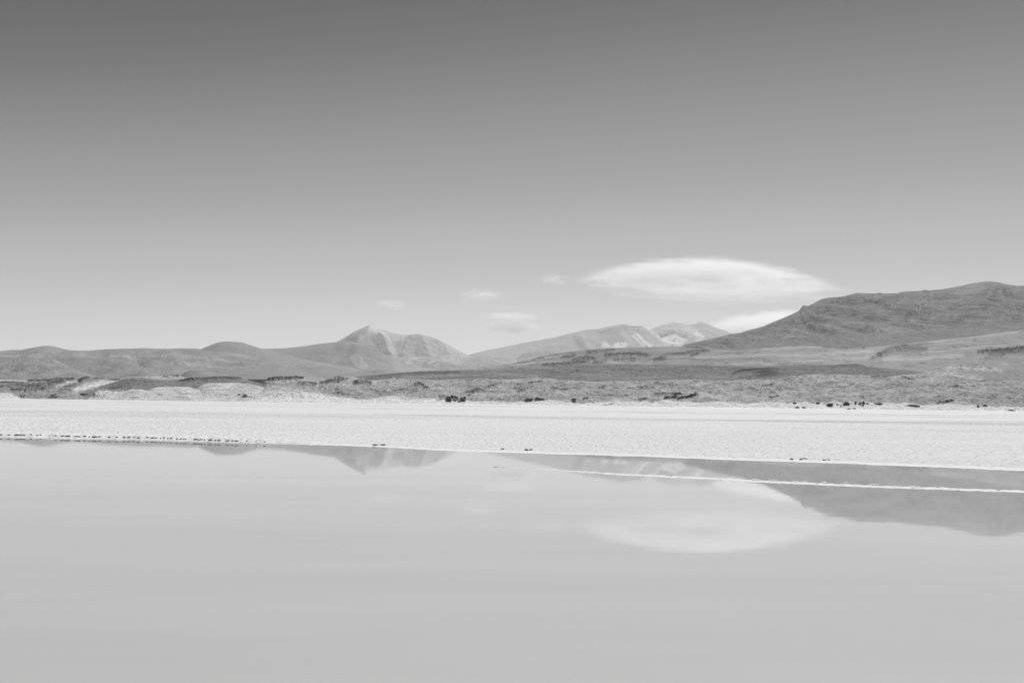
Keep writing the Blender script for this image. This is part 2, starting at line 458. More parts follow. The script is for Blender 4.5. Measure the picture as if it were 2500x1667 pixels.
# foothills in front of the peak
G_crest = [(780, 905), (860, 888), (900, 878), (930, 872), (955, 869.5), (985, 871), (1015, 871.5), (1050, 870), (1091, 869), (1108, 871.5), (1123, 874), (1150, 871), (1191, 869.5), (1225, 872), (1262, 874),
           (1278, 863), (1294, 857), (1320, 853), (1349, 851), (1368, 856), (1400, 866), (1450, 878), (1560, 885)]
def G_alb(px, y, x, Y, v):
    a = 0.40 + 0.06 * fbm(px / 30, y / 10, 4, 405); qx, qy = wf(px, y, 14, 7, 18)
    a += 0.14 * stroke(qx, qy, [(1018, 874), (1000, 884), (985, 893)], 6) + 0.13 * stroke(qx, qy, [(1092, 873), (1070, 883), (1048, 894)], 2.6)
    a += 0.12 * stroke(qx, qy, [(1108, 876), (1085, 885), (1062, 898)], 2.6) + 0.06 * blob(qx, qy, 1110, 886, 30, 8, -20, .8)
    a += 0.08 * blob(qx, qy, 945, 880, 16, 5, 20, .8) + 0.06 * stroke(qx, qy, [(1180, 878), (1240, 885), (1300, 876)], 3)
    return np.clip(a, .1, .8)
def G_rel(px, y, x, Y, v):
    k = (1 - v ** 6) * np.minimum(1, v * 3)
    r = 20 * ridged(x / 260, Y / 300, 5, 45) + 26 * stroke(px, y, [(1095, 871), (1070, 881), (1046, 893)], 8, 1)
    r += 18 * stroke(px, y, [(1020, 872), (990, 895)], 9, 1) + 30 * blob(px, y, 1092, 893, 26, 8, 0, .9) + 22 * blob(px, y, 955, 903, 26, 6, 0, .9)
    return k * r
o = terrain('hills', G_crest, [(780, 925), (1560, 905)], 11800, 12900, 14200, far_m, G_alb, G_rel, rows=90, power=0.85, step=1.6, crest_k=1.5)
tag(o, 'pale wrinkled foothills below the pointed peak', 'hills', kind='structure')

# rounded brown hill left of the peak
R_crest = [(380, 905), (480, 880), (560, 862), (620, 851), (647, 851), (696, 850), (742, 845), (778, 839), (800, 837), (816, 835.6), (846, 834.4), (873, 835.8), (892, 841), (908, 849), (927.5, 859.5), (946.5, 868.4),
           (970, 879), (1010, 893), (1060, 902), (1120, 910)]
def R_alb(px, y, x, Y, v):
    a = 0.305 + 0.04 * fbm(px / 50, y / 16, 4, 406); qx, qy = wf(px, y, 16, 7, 28)
    a += 0.13 * stroke(qx, qy, [(860, 874), (872, 886), (888, 896)], 7) + 0.14 * stroke(qx, qy, [(878, 873), (895, 893)], 2.6)
    a += 0.07 * stroke(qx, qy, [(845, 850), (825, 868), (815, 888)], 7, .9) + 0.05 * blob(qx, qy, 930, 890, 40, 9, 10, .8)
    a -= 0.05 * blob(qx, qy, 915, 858, 26, 10, 28, .7) - 0.05 * stroke(qx, qy, [(715, 876), (745, 884)], 3)
    a -= 0.09 * blob(qx, qy, 893, 853, 3.5, 3, 0, .8)
    a += 0.06 * ss(884, 905, y) * ss(780, 860, px)
    return np.clip(a, .1, .8)
def R_rel(px, y, x, Y, v):
    k = (1 - v ** 5) * np.minimum(1, v * 3)
    r = 25 * fbm(x / 500, Y / 500, 4, 55) + 40 * stroke(px, y, [(850, 838), (905, 862), (960, 885)], 20, 1)
    r -= 30 * stroke(px, y, [(848, 850), (820, 872), (812, 890)], 14, 1) - 8 * ridged(x / 70, Y / 160, 4, 57) * blob(px, y, 872, 888, 34, 16, 0, .8)
    return k * r
o = terrain('hills', R_crest, [(380, 925), (1120, 918)], 9700, 11000, 12600, mid_m, R_alb, R_rel, rows=100, power=0.7, step=1.6, crest_k=2.5)
tag(o, 'smooth rounded grey hill in front of the pointed peak', 'hills', kind='structure')

D_crest = [(430, 880), (470, 862), (492.6, 851), (517, 841), (533, 835.3), (552, 833.2), (580, 834.4), (598.7, 837.7), (618, 845), (640, 851), (680, 861), (730, 874), (800, 888), (900, 905)]
def plain_alb(base, amp=0.03, s=60, seed=1):
    def f(px, y, x, Y, v): return np.clip(base + amp * fbm(px / s, y / s * 3, 4, seed), .05, .85)
    return f
def soft_rel(amp, sx=80, sy=30, seed=1, rough=0.0):
    def f(px, y, x, Y, v):
        k = (1 - v ** 5) * np.minimum(1, v * 3)
        s_ = sx * Y.mean() / 2431 * 1.2
        return k * (amp * fbm(x / s_, Y / s_ / 2, 5, seed) + rough * ridged(x / (s_ / 5), Y / (s_ / 5), 4, seed + 3))
    return f
o = terrain('hills', D_crest, [(430, 915), (900, 920)], 8600, 9500, 10800, mid_m, plain_alb(.31, .05, 60, 3), soft_rel(22, 80, 30, 61), rows=70, power=0.7, step=2, crest_k=3)
tag(o, 'round domed hill standing above the left range', 'hills', kind='structure')

L_crest = [(-900, 850), (-500, 838), (-200, 852), (0, 857), (27, 854), (38, 854.3), (52, 854), (82, 848), (103, 844.5), (117, 843.4), (131, 845), (152, 851), (174, 855), (201, 856), (231, 855), (261, 853),
           (299, 850.8), (325, 851), (348, 849.4), (381, 851), (408, 851.3), (446, 850), (479, 850.8), (503, 855), (531, 857), (558, 858.8), (577, 862), (640, 877), (720, 889), (800, 897), (880, 905), (1000, 912)]
def L_alb(px, y, x, Y, v):
    a = 0.285 + 0.10 * fbm(px / 90, y / 12, 4, 66); qx, qy = wf(px, y, 26, 6, 68)
    a += 0.09 * stroke(qx, qy, [(180, 866), (260, 873), (330, 876)], 2.5, .9) + 0.10 * stroke(qx, qy, [(270, 870), (335, 875)], 2.0, .9)
    a += 0.06 * stroke(qx, qy, [(0, 869), (60, 872), (110, 874)], 3, .9) + 0.07 * stroke(qx, qy, [(420, 868), (500, 875), (600, 882)], 3, .9)
    a += 0.07 * stroke(qx, qy, [(440, 890), (540, 896), (660, 903)], 3, .9) + 0.05 * stroke(qx, qy, [(540, 863), (600, 868)], 3, .9)
    a -= 0.05 * stroke(qx, qy, [(620, 884), (650, 886)], 4, .9) + 0.03 * stroke(qx, qy, [(620, 905), (760, 908)], 7, .9)
    return np.clip(a, .1, .8)
o = terrain('hills', L_crest, [(-900, 930), (0, 930), (620, 925), (1000, 920)], 6200, 8200, 10600, mid_m, L_alb, soft_rel(60, 70, 16, 71, 5), rows=120, power=0.8, step=2, crest_k=2)
tag(o, 'long low grey range along the left horizon', 'hills', kind='structure')

o = terrain('hills', [(60, 900), (95, 876), (150, 874), (190, 871), (245, 873), (294, 876.6), (313, 882), (340, 893), (367, 900), (408, 909), (460, 922)], [(60, 925), (460, 926)], 3900, 4700, 5600, mid_m,
            plain_alb(.265, .09, 50, 4), soft_rel(24, 60, 20, 81, 3), rows=60, step=2, power=.7)
tag(o, 'darker grey hillock below the left range with a blunt right shoulder', 'hills', kind='structure')
o = terrain('hills', [(320, 905), (348, 883), (373, 878), (395, 883), (435, 896), (476, 905), (517, 915), (558, 922)], [(320, 925), (558, 926)], 4100, 5000, 6000, mid_m,
            plain_alb(.27, .09, 50, 5), soft_rel(22, 60, 20, 83, 3), rows=60, step=2, power=.8)
tag(o, 'grey hillock tapering right in a long tail below the left range', 'hills', kind='structure')
o = terrain('hills', [(-700, 860), (-300, 865), (-60, 877), (0, 874), (20, 871.5), (70, 874), (110, 873.5), (131, 875), (152, 887), (172, 896), (190, 904), (207, 914), (231, 921), (260, 928)], [(-700, 930), (260, 930)], 2600, 3400, 4200, mid_m,
            plain_alb(.28, .10, 40, 6), soft_rel(18, 50, 18, 85, 3), rows=70, step=2, power=.75)
tag(o, 'grey hill at the left edge sloping down to the right', 'hills', kind='structure')
o = terrain('hills', [(440, 922), (451, 908), (468, 904), (480, 904), (492, 907), (512, 919), (525, 926)], [(440, 927), (525, 928)], 1900, 2150, 2400, mid_m,
            plain_alb(.25, .03, 30, 7), soft_rel(2, 20, 8, 87, .5), rows=40, step=1.5, power=.6)
tag(o, 'small lone grey knoll behind the dark rocky ridge', 'hills', kind='structure')
o = terrain('hills', [(560, 905), (620, 895), (701, 897), (760, 896.5), (810, 897.5), (865, 904), (919, 911), (980, 918)], [(560, 926), (980, 926)], 3000, 4200, 5200, mid_m,
            plain_alb(.30, .09, 90, 8), soft_rel(7, 80, 12, 89, 1), rows=50, step=2, power=.8)
tag(o, 'flat grey rise in the middle distance below the rounded hill', 'hills', kind='structure')

# ------------------------------------------------------------------ big hill on the right
H_crest = [(1540, 890), (1600, 868), (1640, 856), (1672, 845), (1686, 838.5), (1719, 831.7), (1743, 826), (1762, 821), (1790, 815), (1809, 814), (1825, 807), (1860, 798.5), (1887, 786.5), (1920, 773), (1947, 760.7), (1969, 748.4),
           (1988, 740), (2004, 731), (2023, 726.7), (2056, 724.5), (2091, 715), (2118, 716), (2140, 716.3), (2147, 714), (2156.6, 716.3), (2192, 716), (2200, 712.5), (2246, 710), (2252, 708.5), (2257, 707), (2265.5, 709), (2295, 707),
           (2336, 700), (2377, 691), (2399, 688), (2418, 687), (2437, 689), (2459, 694.5), (2480, 697.3), (2500, 697.5), (2560, 692), (2640, 700), (2760, 735), (2900, 790), (3100, 850), (3300, 880)]
def H_alb(px, y, x, Y, v):
    a = 0.225 + 0.11 * fbm((px + 1.2 * y) / 80, (y - .2 * px) / 26, 5, 91) + .05 * ridged((px + y) / 45, y / 60, 4, 93); qx, qy = wf(px, y, 24, 10, 92)
    a += 0.07 * blob(qx, qy, 2060, 822, 150, 22, -4, .8) + 0.03 * blob(qx, qy, 2230, 815, 90, 14, -10, .8)
    a += 0.06 * blob(qx, qy, 2390, 700, 90, 12, -5, .8) + 0.05 * stroke(qx, qy, [(2100, 737), (2150, 726), (2200, 719)], 4, .9)
    a += 0.09 * stroke(qx, qy, [(2274, 712), (2276, 735), (2278, 760)], 1.6, .9) + 0.07 * stroke(qx, qy, [(2440, 716), (2452, 740)], 2, .9)
    a += 0.10 * stroke(qx, qy, [(1957, 774), (1966, 790), (1976, 800)], 3, .9) - 0.05 * stroke(qx, qy, [(1972, 772), (1990, 800)], 7, .9)
    a -= 0.04 * blob(qx, qy, 2015, 818, 30, 12, 0, .8) + 0.03 * blob(qx, qy, 2120, 730, 60, 12, 0, .8)
    a += 0.03 * blob(qx, qy, 2250, 775, 110, 16, -25, .9)
    md = .3 + 1.2 * ss(-.25, .3, fbm(px / 60, y / 40, 3, 94))
    sp = md * fbm(px / 5, y / 5, 3, 97, .7)
    sp2 = md * fbm(px / 12, y / 12, 4, 99, .7)
    a += 0.08 * ss(.15, .5, sp) * (.35 + blob(qx, qy, 2260, 745, 190, 30, -6, .6)) - 0.07 * ss(.08, .45, -sp) + .04 * ss(0.05, .5, sp2) - .05 * ss(.05, .45, -sp2)
    a -= 0.05 * ss(0.93, 1.0, v) * (1 - ss(2030, 2080, px))
    foot = v + .10 * fbm(px / 60, y / 14, 4, 89)
    a = a + (.30 - a) * (1 - ss(.02, .30, foot)) * .8
    return np.clip(a, .05, .7)
def H_rel(px, y, x, Y, v):
    k = np.minimum(1, v * 3)
    r = (1 - v ** 4) * (13 * ridged((x + .5 * Y) / 190, Y / 420, 5, 95) + 4 * fbm(x / 60, Y / 60, 4, 96))
    r += (0.25 + 0.75 * (1 - v ** 8)) * 1.0 * ridged(x / 16, Y / 22, 4, 98)
    r += 9 * stroke(px, y, [(1962, 755), (1968, 785), (1982, 803)], 7, 1)
    return k * r
o = terrain('hills', H_crest, [(1540, 893), (1588, 888), (1700, 872), (1790, 864), (1860, 858), (1982, 853), (2105, 856), (2268, 842), (2500, 814), (2760, 800), (3300, 900)],
            [(1540, 2000), (1860, 2400), (2500, 2300), (3300, 2300)], [(1540, 2300), (1700, 2650), (1860, 2850), (2200, 3050), (3300, 3050)], 4600, hill_m, H_alb, H_rel, rows=230, power=.8, step=1.6, crest_k=1.0)
tag(o, 'big dark grey scree hill filling the right side of the horizon', 'hill', kind='structure')

# long apron slope in front of it
S_crest = [(900, 925), (1000, 916), (1080, 908), (1137, 903.5), (1180, 896), (1240, 889), (1281, 882), (1308, 875), (1319, 870.5), (1349, 864), (1390, 859), (1436, 853.5), (1485, 850), (1566, 847.5), (1620, 846.5), (1672, 847), (1720, 853), (1790, 856),
           (1860, 850.5), (1920, 847), (1982, 845), (2040, 847), (2105, 848), (2180, 842), (2268, 833), (2380, 821), (2500, 805.6), (2700, 790), (3300, 800)]
dark_strokes = [([(1435, 861), (1470, 857), (1500, 855)], 2.6), ([(1400, 880), (1425, 876), (1455, 877)], 3.2), ([(1450, 887), (1472, 884), (1482, 880)], 2.2), ([(1374, 873), (1400, 869)], 2),
                ([(1480, 868), (1520, 866), (1560, 864), (1575, 868)], 3.4), ([(1500, 880), (1550, 877)], 1.8), ([(1600, 880), (1640, 868), (1690, 861), (1730, 856)], 3.4), ([(1690, 868), (1703, 866)], 2.2),
                ([(2012, 846.5), (2050, 848), (2085, 846.5), (2110, 849.5)], 2.8), ([(2148, 868), (2168, 858), (2186, 852), (2210, 852), (2258, 854)], 5.5), ([(2128, 875), (2150, 870)], 3),
                ([(2390, 860), (2420, 859), (2460, 857), (2500, 853)], 4), ([(2410, 868), (2460, 862), (2500, 858)], 7), ([(2200, 846), (2280, 838)], 1.6), ([(1300, 878), (1330, 872)], 1.8), ([(1330, 893), (1440, 884)], 2.2)]
light_strokes = [([(1260, 889), (1400, 883), (1560, 885), (1680, 880)], 1.8), ([(1290, 880), (1340, 873), (1400, 867)], 1.6), ([(1160, 903), (1240, 893), (1330, 884)], 1.8), ([(1700, 873), (1840, 868), (2000, 865), (2130, 858)], 4),
                 ([(1860, 888), (1960, 883), (2090, 876), (2200, 868)], 2.2), ([(1860, 852), (1960, 848), (2000, 847)], 3), ([(2268, 835), (2380, 823), (2500, 808)], 2.0), ([(2250, 863), (2350, 852), (2500, 838)], 2.0),
                 ([(2230, 846), (2320, 840)], 1.6), ([(1720, 895), (1860, 885)], 2), ([(2160, 880), (2260, 876), (2350, 866)], 4), ([(2402, 867), (2414, 868)], 3.2), ([(1620, 873), (1700, 872)], 2)]
def S_alb(px, y, x, Y, v):
    a = 0.285 + 0.12 * fbm(px / 120, y / 7, 5, 101, .6) + .05 * ss(1700, 2100, px); qx, qy = wf(px, y, 30, 6, 102); rx, ry = wf(px, y, 9, 3, 103)
    for p, w_ in light_strokes: a += 0.10 * stroke(qx, qy, p, w_, .9)
    for p, w_ in dark_strokes: a -= 0.19 * rocky(rx, ry, p, w_ * 1.1, 107)  # albedo darkened in ragged bands along the listed lines
    lg = 1 - np.abs(noise2(px / 48, y / 5.5, 181) + .4 * noise2(px / 15, y / 2.4, 182))
    a -= .12 * ss(.8, .97, lg) * ss(-.1, .3, fbm(px / 80, y / 14, 3, 183))
    a += .03 * blob(qx, qy, 2100, 870, 200, 18, 0, .8)
    return np.clip(a, .055, .7)
def S_rel(px, y, x, Y, v):
    k = np.minimum(1, v * 4) * (1 - .6 * v ** 8)
    r = 4 * fbm(x / 120, Y / 120, 5, 105) + .9 * ridged(x / 16, Y / 22, 4, 106)
    rough = ridged(x / 6, Y / 8, 3, 107)
    for p, w_ in dark_strokes:
        s = rocky(px, y + 0.3, p, w_, 107); r += s * (2.0 + 1.5 * rough) * (w_ / 3.5) ** .5
    return k * r
o = terrain('hills', S_crest, [(900, 932), (1260, 915), (1500, 905), (1860, 905), (2100, 905), (2500, 925), (3300, 930)], 1150, [(900, 1700), (1240, 2100), (1860, 2300), (2500, 2350), (3300, 2300)], 3400, hill_m, S_alb, S_rel, rows=200, power=1.0,
            step=1.6, crest_k=1.5, depth_pow=1.3)
tag(o, 'long streaked apron slope with dark ragged bands below the big hill', 'hills', kind='structure')

# dark scrub band
K_crest = [(840, 925), (862, 921), (919, 915.5), (974, 910.5), (1028, 906.2), (1080, 904.8), (1137, 903.8), (1200, 903.5), (1260, 902), (1320, 899), (1360, 894), (1440, 891), (1560, 890), (1650, 891), (1700, 892), (1800, 893.5), (1860, 896.5), (1900, 892.5), (1955, 890), (2010, 891),
           (2037, 891.3), (2065, 889.5), (2086, 887.5), (2105, 890), (2121, 895.6), (2159, 899), (2220, 905), (2300, 912), (2400, 925)]
def K_alb(px, y, x, Y, v):
    a = 0.20 + 0.10 * fbm(px / 80, y / 6, 5, 111, .65); qx, qy = wf(px, y, 26, 5, 112); rx, ry = wf(px, y, 8, 3, 113)
    a += 0.08 * stroke(qx, qy, [(980, 921), (1100, 916), (1240, 913), (1320, 920)], 2.6, .9) + 0.05 * stroke(qx, qy, [(1400, 915), (1500, 922), (1600, 920)], 6, .9)
    a += 0.06 * stroke(qx, qy, [(1200, 906), (1350, 899)], 1.6, .9) + .05 * stroke(qx, qy, [(1700, 920), (1800, 922)], 4, .9)
    a -= 0.07 * stroke(qx, qy, [(930, 916), (1020, 911), (1120, 909)], 3, .9)
    a -= 0.13 * blob(rx, ry, 1870, 914, 30, 6, 0, .7) + 0.09 * blob(rx, ry, 1850, 903, 60, 4, 0, .8) + .08 * stroke(rx, ry, [(1790, 912), (1810, 905), (1900, 902)], 2.4, .8) + .06 * blob(rx, ry, 2070, 892, 36, 3, 0, .8)
    a -= 0.10 * ss(.05, .45, fbm(px / 12, y / 3, 4, 118, .7)); a += .07 * ss(.1, .5, fbm(px / 22, y / 3, 4, 119, .7))
    return np.clip(a, .04, .6)
def K_rel(px, y, x, Y, v):
    k = np.minimum(1, v * 4) * (1 - .5 * v ** 6)
    return k * (1.2 * fbm(x / 40, Y / 40, 4, 115) + .45 * ridged(x / 5, Y / 7, 4, 116) + 1.6 * blob(px, y, 1870, 910, 34, 8, 0, .9) * (1 + ridged(x / 3, Y / 4, 3, 117)))
o = terrain('hills', K_crest, [(840, 932), (2400, 940)], 860, [(840, 1050), (1500, 1150), (2400, 1080)], 1500, hill_m, K_alb, K_rel, rows=110, power=.9, step=1.6, crest_k=1.5)
tag(o, 'low dark band of scrub covered ground across the middle right', 'hills', kind='structure')

# pale broken ground on the far right
o = terrain('hills', [(2180, 925), (2240, 912), (2290, 905), (2315, 895), (2330, 891), (2380, 893), (2440, 900), (2500, 903), (2700, 898), (3300, 900)], [(2180, 940), (3300, 960)], 760, 950, 1150, near_m,
            lambda px, y, x, Y, v: np.clip(.31 + .06 * fbm(px / 20, y / 6, 5, 121) + (.34 * rocky(px, y, [(2315, 898), (2345, 896), (2400, 900), (2440, 902)], 6, 122) + .32 * rocky(px, y, [(2270, 913), (2325, 914), (2375, 922), (2400, 929)], 6, 123)) * ss(-.35, .25, fbm(px / 14, y / 4, 4, 128))
                    - .2 * stroke(*wf(px, y, 6, 3, 124), [(2345, 894), (2390, 897), (2430, 898)], 1.1, .6) - .2 * stroke(*wf(px, y, 6, 3, 125), [(2370, 929), (2420, 931), (2460, 929)], 1.2, .6), .05, .75),
            lambda px, y, x, Y, v: np.minimum(1, v * 4) * (.6 * ridged(x / 6, Y / 8, 5, 126)), rows=80, power=.8, step=1.6)
tag(o, 'pale broken ground with white outcrops at the right edge', 'hills', kind='structure')

# ------------------------------------------------------------------ knobbly mounds along the far shore
N_crest = [(600, 979), (615, 972), (630, 955), (642, 938), (650, 929), (662, 922), (690, 921), (742, 921.3), (756, 921.5), (775, 925), (795, 926), (820, 923), (838, 919.5), (851, 919.5), (865, 924), (906, 929), (933, 927), (960, 923.5), (1001, 927), (1055, 927.5), (1120, 926.5), (1191, 925.6), (1260, 925.6),
           (1341, 925), (1390, 927.5), (1430, 930.5), (1471, 932), (1553, 931.4), (1621, 928), (1730, 927.5), (1839, 928), (1893, 925.6), (1928, 919), (1996, 914.7), (2040, 915), (2078, 916), (2132, 917.4), (2167, 921), (2208, 914.7), (2268, 913.3), (2328, 919.5), (2366, 929),
           (2420, 931), (2500, 932), (2700, 925), (3300, 930)]
N_base = [(400, 979), (620, 979.5), (892, 983.5), (1000, 985.5), (1260, 988.5), (1560, 992.5), (1880, 996.5), (2500, 1004.5), (3300, 1014)]
N_dark = [([(645, 924), (680, 925), (740, 923)], 3.0, .9), ([(655, 928), (700, 928), (735, 926)], 2.0, .7), ([(730, 939), (755, 937), (772, 942)], 2.6, .7), ([(785, 936), (820, 932), (850, 929)], 2.6, .8), ([(795, 930), (840, 926)], 2.0, .8),
          ([(865, 938), (885, 934), (905, 937)], 2.6, .9), ([(925, 937), (950, 935)], 1.8, .7), ([(935, 951), (950, 962), (960, 960)], 2, .4), ([(1000, 957), (1020, 960)], 2.2, .6), ([(1015, 943), (1030, 942), (1042, 951)], 2.8, .8),
          ([(1140, 962), (1158, 958), (1170, 949)], 2.4, .9), ([(1165, 957), (1200, 944), (1225, 940)], 1.8, .6), ([(1088, 978), (1102, 973), (1118, 976)], 1.6, .7), ([(1126, 977), (1138, 974)], 1.4, .7), ([(1265, 954), (1284, 953)], 1.6, .9),
          ([(1262, 942), (1275, 940)], 1.6, .6), ([(1292, 938), (1310, 934), (1325, 931)], 2.0, .9), ([(1345, 951), (1372, 954)], 2.0, .7), ([(1284, 977), (1298, 978)], 1.4, .8), ([(1310, 976), (1328, 978)], 1.6, .7), ([(1398, 980), (1404, 979)], 1.8, .8),
          ([(1425, 976), (1436, 973)], 1.2, .8), ([(1463, 950), (1474, 947)], 1.4, .9), ([(1560, 944), (1580, 943), (1596, 947)], 2.4, .7), ([(1598, 938), (1610, 935)], 1.3, .8), ([(1600, 964), (1625, 963), (1650, 964)], 1.6, .9), ([(1622, 973), (1645, 972), (1660, 965)], 2.2, 1.1),
          ([(1655, 975), (1690, 971), (1702, 967)], 1.9, 1.0), ([(1560, 977), (1580, 976)], 1.3, .7), ([(1862, 944), (1890, 942)], 1.6, 1.0), ([(1878, 971), (1900, 967)], 1.0, .6), ([(2130, 919), (2160, 921), (2178, 916)], 2.4, .9), ([(2066, 944), (2084, 944)], 1.2, .8),
          ([(2205, 922), (2230, 930)], 2.6, .5), ([(2268, 943), (2280, 943)], 1.0, .7), ([(2313, 947), (2340, 945)], 1.2, .8), ([(2362, 945), (2380, 943)], 1.1, .8), ([(2080, 969), (2110, 973)], 1.2, .5), ([(2288, 988), (2296, 980)], 1.1, .9), ([(2300, 984), (2330, 981)], 1.1, .7),
          ([(2050, 936), (2068, 934)], 1.3, .7), ([(1830, 948), (1850, 953)], 1.5, .4), ([(1480, 990), (1500, 985)], .9, .5), ([(2036, 963), (2062, 962)], .9, .6), ([(2215, 925), (2240, 934)], 1.8, .5)]
def N_alb(px, y, x, Y, v):
    qx, qy = wf(px, y, 30, 6, 131); rx, ry = wf(px, y, 7, 3.4, 133)
    a = 0.44 + 0.22 * fbm(px / 75, y / 12, 5, 132, .62)
    a += 0.10 * blob(qx, qy, 950, 932, 60, 7, 0, .8) + .08 * blob(qx, qy, 1330, 935, 40, 5, 0, .8) + .06 * blob(qx, qy, 1700, 965, 160, 10, 0, .8) + .07 * blob(qx, qy, 2060, 925, 60, 7, 0, .8) + .08 * blob(qx, qy, 1425, 928, 16, 2, 4, .8)
    a += .05 * blob(qx, qy, 2060, 957, 70, 7, 0, .8) + .1 * blob(qx, qy, 2240, 930, 14, 6, 0, .8) + .12 * blob(qx, qy, 2205, 974, 16, 3, 0, .8)
    a -= .05 * blob(qx, qy, 900, 958, 90, 12, 0, .8) + .04 * blob(qx, qy, 1600, 955, 120, 8, 0, .8) + .03 * blob(qx, qy, 2400, 975, 200, 14, 0, .9)
    md = .45 + 1.1 * ss(-.25, .35, fbm(px / 45, y / 12, 3, 136))
    sp = md * fbm(px / 4.5, y / 2.6, 4, 134, .7)
    sp2 = fbm(px / 15, y / 3.6, 4, 135, .7)
    a += 0.10 * ss(.1, .5, sp) - 0.12 * ss(.06, .4, -sp) + .12 * ss(.1, .5, sp2) - .19 * ss(.10, .5, -sp2)
    crk = (1 - np.abs(noise2(px / 17, y / 4.2, 171) + .35 * noise2(px / 6, y / 2, 172)))
    a -= .22 * ss(.86, .98, crk) * ss(-.1, .35, fbm(px / 38, y / 9, 3, 173)) * ss(0, .12, v)
    for p, w_, s in N_dark: a -= 0.34 * s * rocky(rx, ry, p, w_, 145)
    # white salt skirt at the foot
    skirt = I([(560, 948), (660, 956), (760, 962), (850, 973), (900, 975), (960, 970), (1080, 976), (1180, 980), (1240, 982), (1340, 978), (1420, 985), (1500, 980), (1600, 980), (1700, 983), (1800, 984), (1900, 983), (2050, 984.5), (2250, 986), (2400, 991), (2500, 994), (3300, 1003)])(px)
    e = qy + 3.0 * fbm(px / 14, y / 5, 4, 137) - skirt
    wt = ss(-1.2, 1.8, e) * (1 - ss(520, 600, 0 * px))
    a = a + (0.80 - a) * wt * (0.93 + 0.2 * fbm(px / 5, y / 2, 3, 138))
    lw = (1 - ss(720, 900, px)) * blob(qx, qy, 660, 956, 110, 12, 3, .9)
    a = a + (.66 - a) * np.clip(lw * (.5 + 1.0 * fbm(px / 20, y / 4, 4, 139)), 0, .9)
    for p, w_, s in N_dark:
        if p[0][1] > 970: a -= 0.6 * rocky(rx, ry, p, w_ * .9, 145)
    return np.clip(a, .035, .84)
def N_rel(px, y, x, Y, v):
    k = np.minimum(1, v * 5 + .1) * (1 - .4 * v ** 6)
    r = 2.4 * fbm(x / 30, Y / 30, 4, 141) + .50 * ridged(x / 5, Y / 6, 5, 142)
    rough = ridged(x / 2, Y / 3, 3, 144)
    for p, w_, s in N_dark:
        r += rocky(px, y + .4, p, w_, 145) * (.8 + .6 * rough) * s * (w_ / 2.5) ** .5
    r += .9 * np.maximum(0, ridged(x / 14, Y / 10, 4, 149)) * ss(-.1, .3, fbm(x / 40, Y / 40, 3, 150))
    return k * r
o = terrain('hills', N_crest, N_base, [(590, 470), (1250, 500), (3300, 500)], [(590, 600), (860, 650), (1250, 620), (2000, 630), (3300, 620)], 800, near_m, N_alb, N_rel, rows=190, power=.85, step=1.3, crest_k=1.2)
tag(o, 'knobbly pale grey mounds with a white salt skirt along the far shore', 'hills', kind='structure')

# left group of mounds ------------------------------------------------
def mound(crest, base, D0, Dc, Db, alb0, label, dark=(), light=(), speck=0.10, rough=.4, rows=80, white_below=None, power=.75, seed=0, step=1.3, gully=0.0):
    def af(px, y, x, Y, v):
        qx, qy = wf(px, y, 20, 5, 151 + seed); rx, ry = wf(px, y, 6, 3.0, 153 + seed)
        a = alb0 * (1 + .38 * fbm(px / 42, y / 6, 5, 152 + seed, .6))
        sp = fbm(px / 4, y / 2.2, 4, 154 + seed, .7)
        sp2 = fbm(px / 10, y / 3.2, 4, 164 + seed, .7)
        a += speck * (ss(.1, .5, sp) - ss(.1, .45, -sp)) + speck * (ss(.08, .45, sp2) - 1.2 * ss(.08, .45, -sp2))
        for p, w_, s in light: a += s * stroke(qx, qy, p, w_, .8)
        if white_below is not None:
            e = qy + 3 * fbm(px / 12, y / 5, 4, 155 + seed) - I(white_below)(px)
            a = a + (.76 - a) * ss(-2, 3, e)
        for p, w_, s in dark: a -= 1.0 * s * rocky(rx, ry, p, w_, 156 + seed)
        return np.clip(a, .035, .83)
    def rf(px, y, x, Y, v):
        k = np.minimum(1, v * 5 + .1) * (1 - .3 * v ** 6)
        r = .7 * fbm(x / 14, Y / 14, 4, 157 + seed) + rough * .55 * ridged(x / 3, Y / 4, 5, 158 + seed)
        rr = ridged(x / 1.5, Y / 2, 3, 160 + seed)
        for p, w_, s in dark: r += rocky(px, y + .4, p, w_, 156 + seed) * (.6 + .6 * rr) * s * 2.2
        if gully: r += .35 * gully * ridged(x / 1.6 + Y / 30, Y / 12, 3, 161 + seed) * (1 - v)
        return k * r
    o = terrain('hills', crest, base, D0, Dc, Db, near_m, af, rf, rows=rows, power=power, step=step, crest_k=1.0)
    tag(o, label, 'hills', kind='structure')

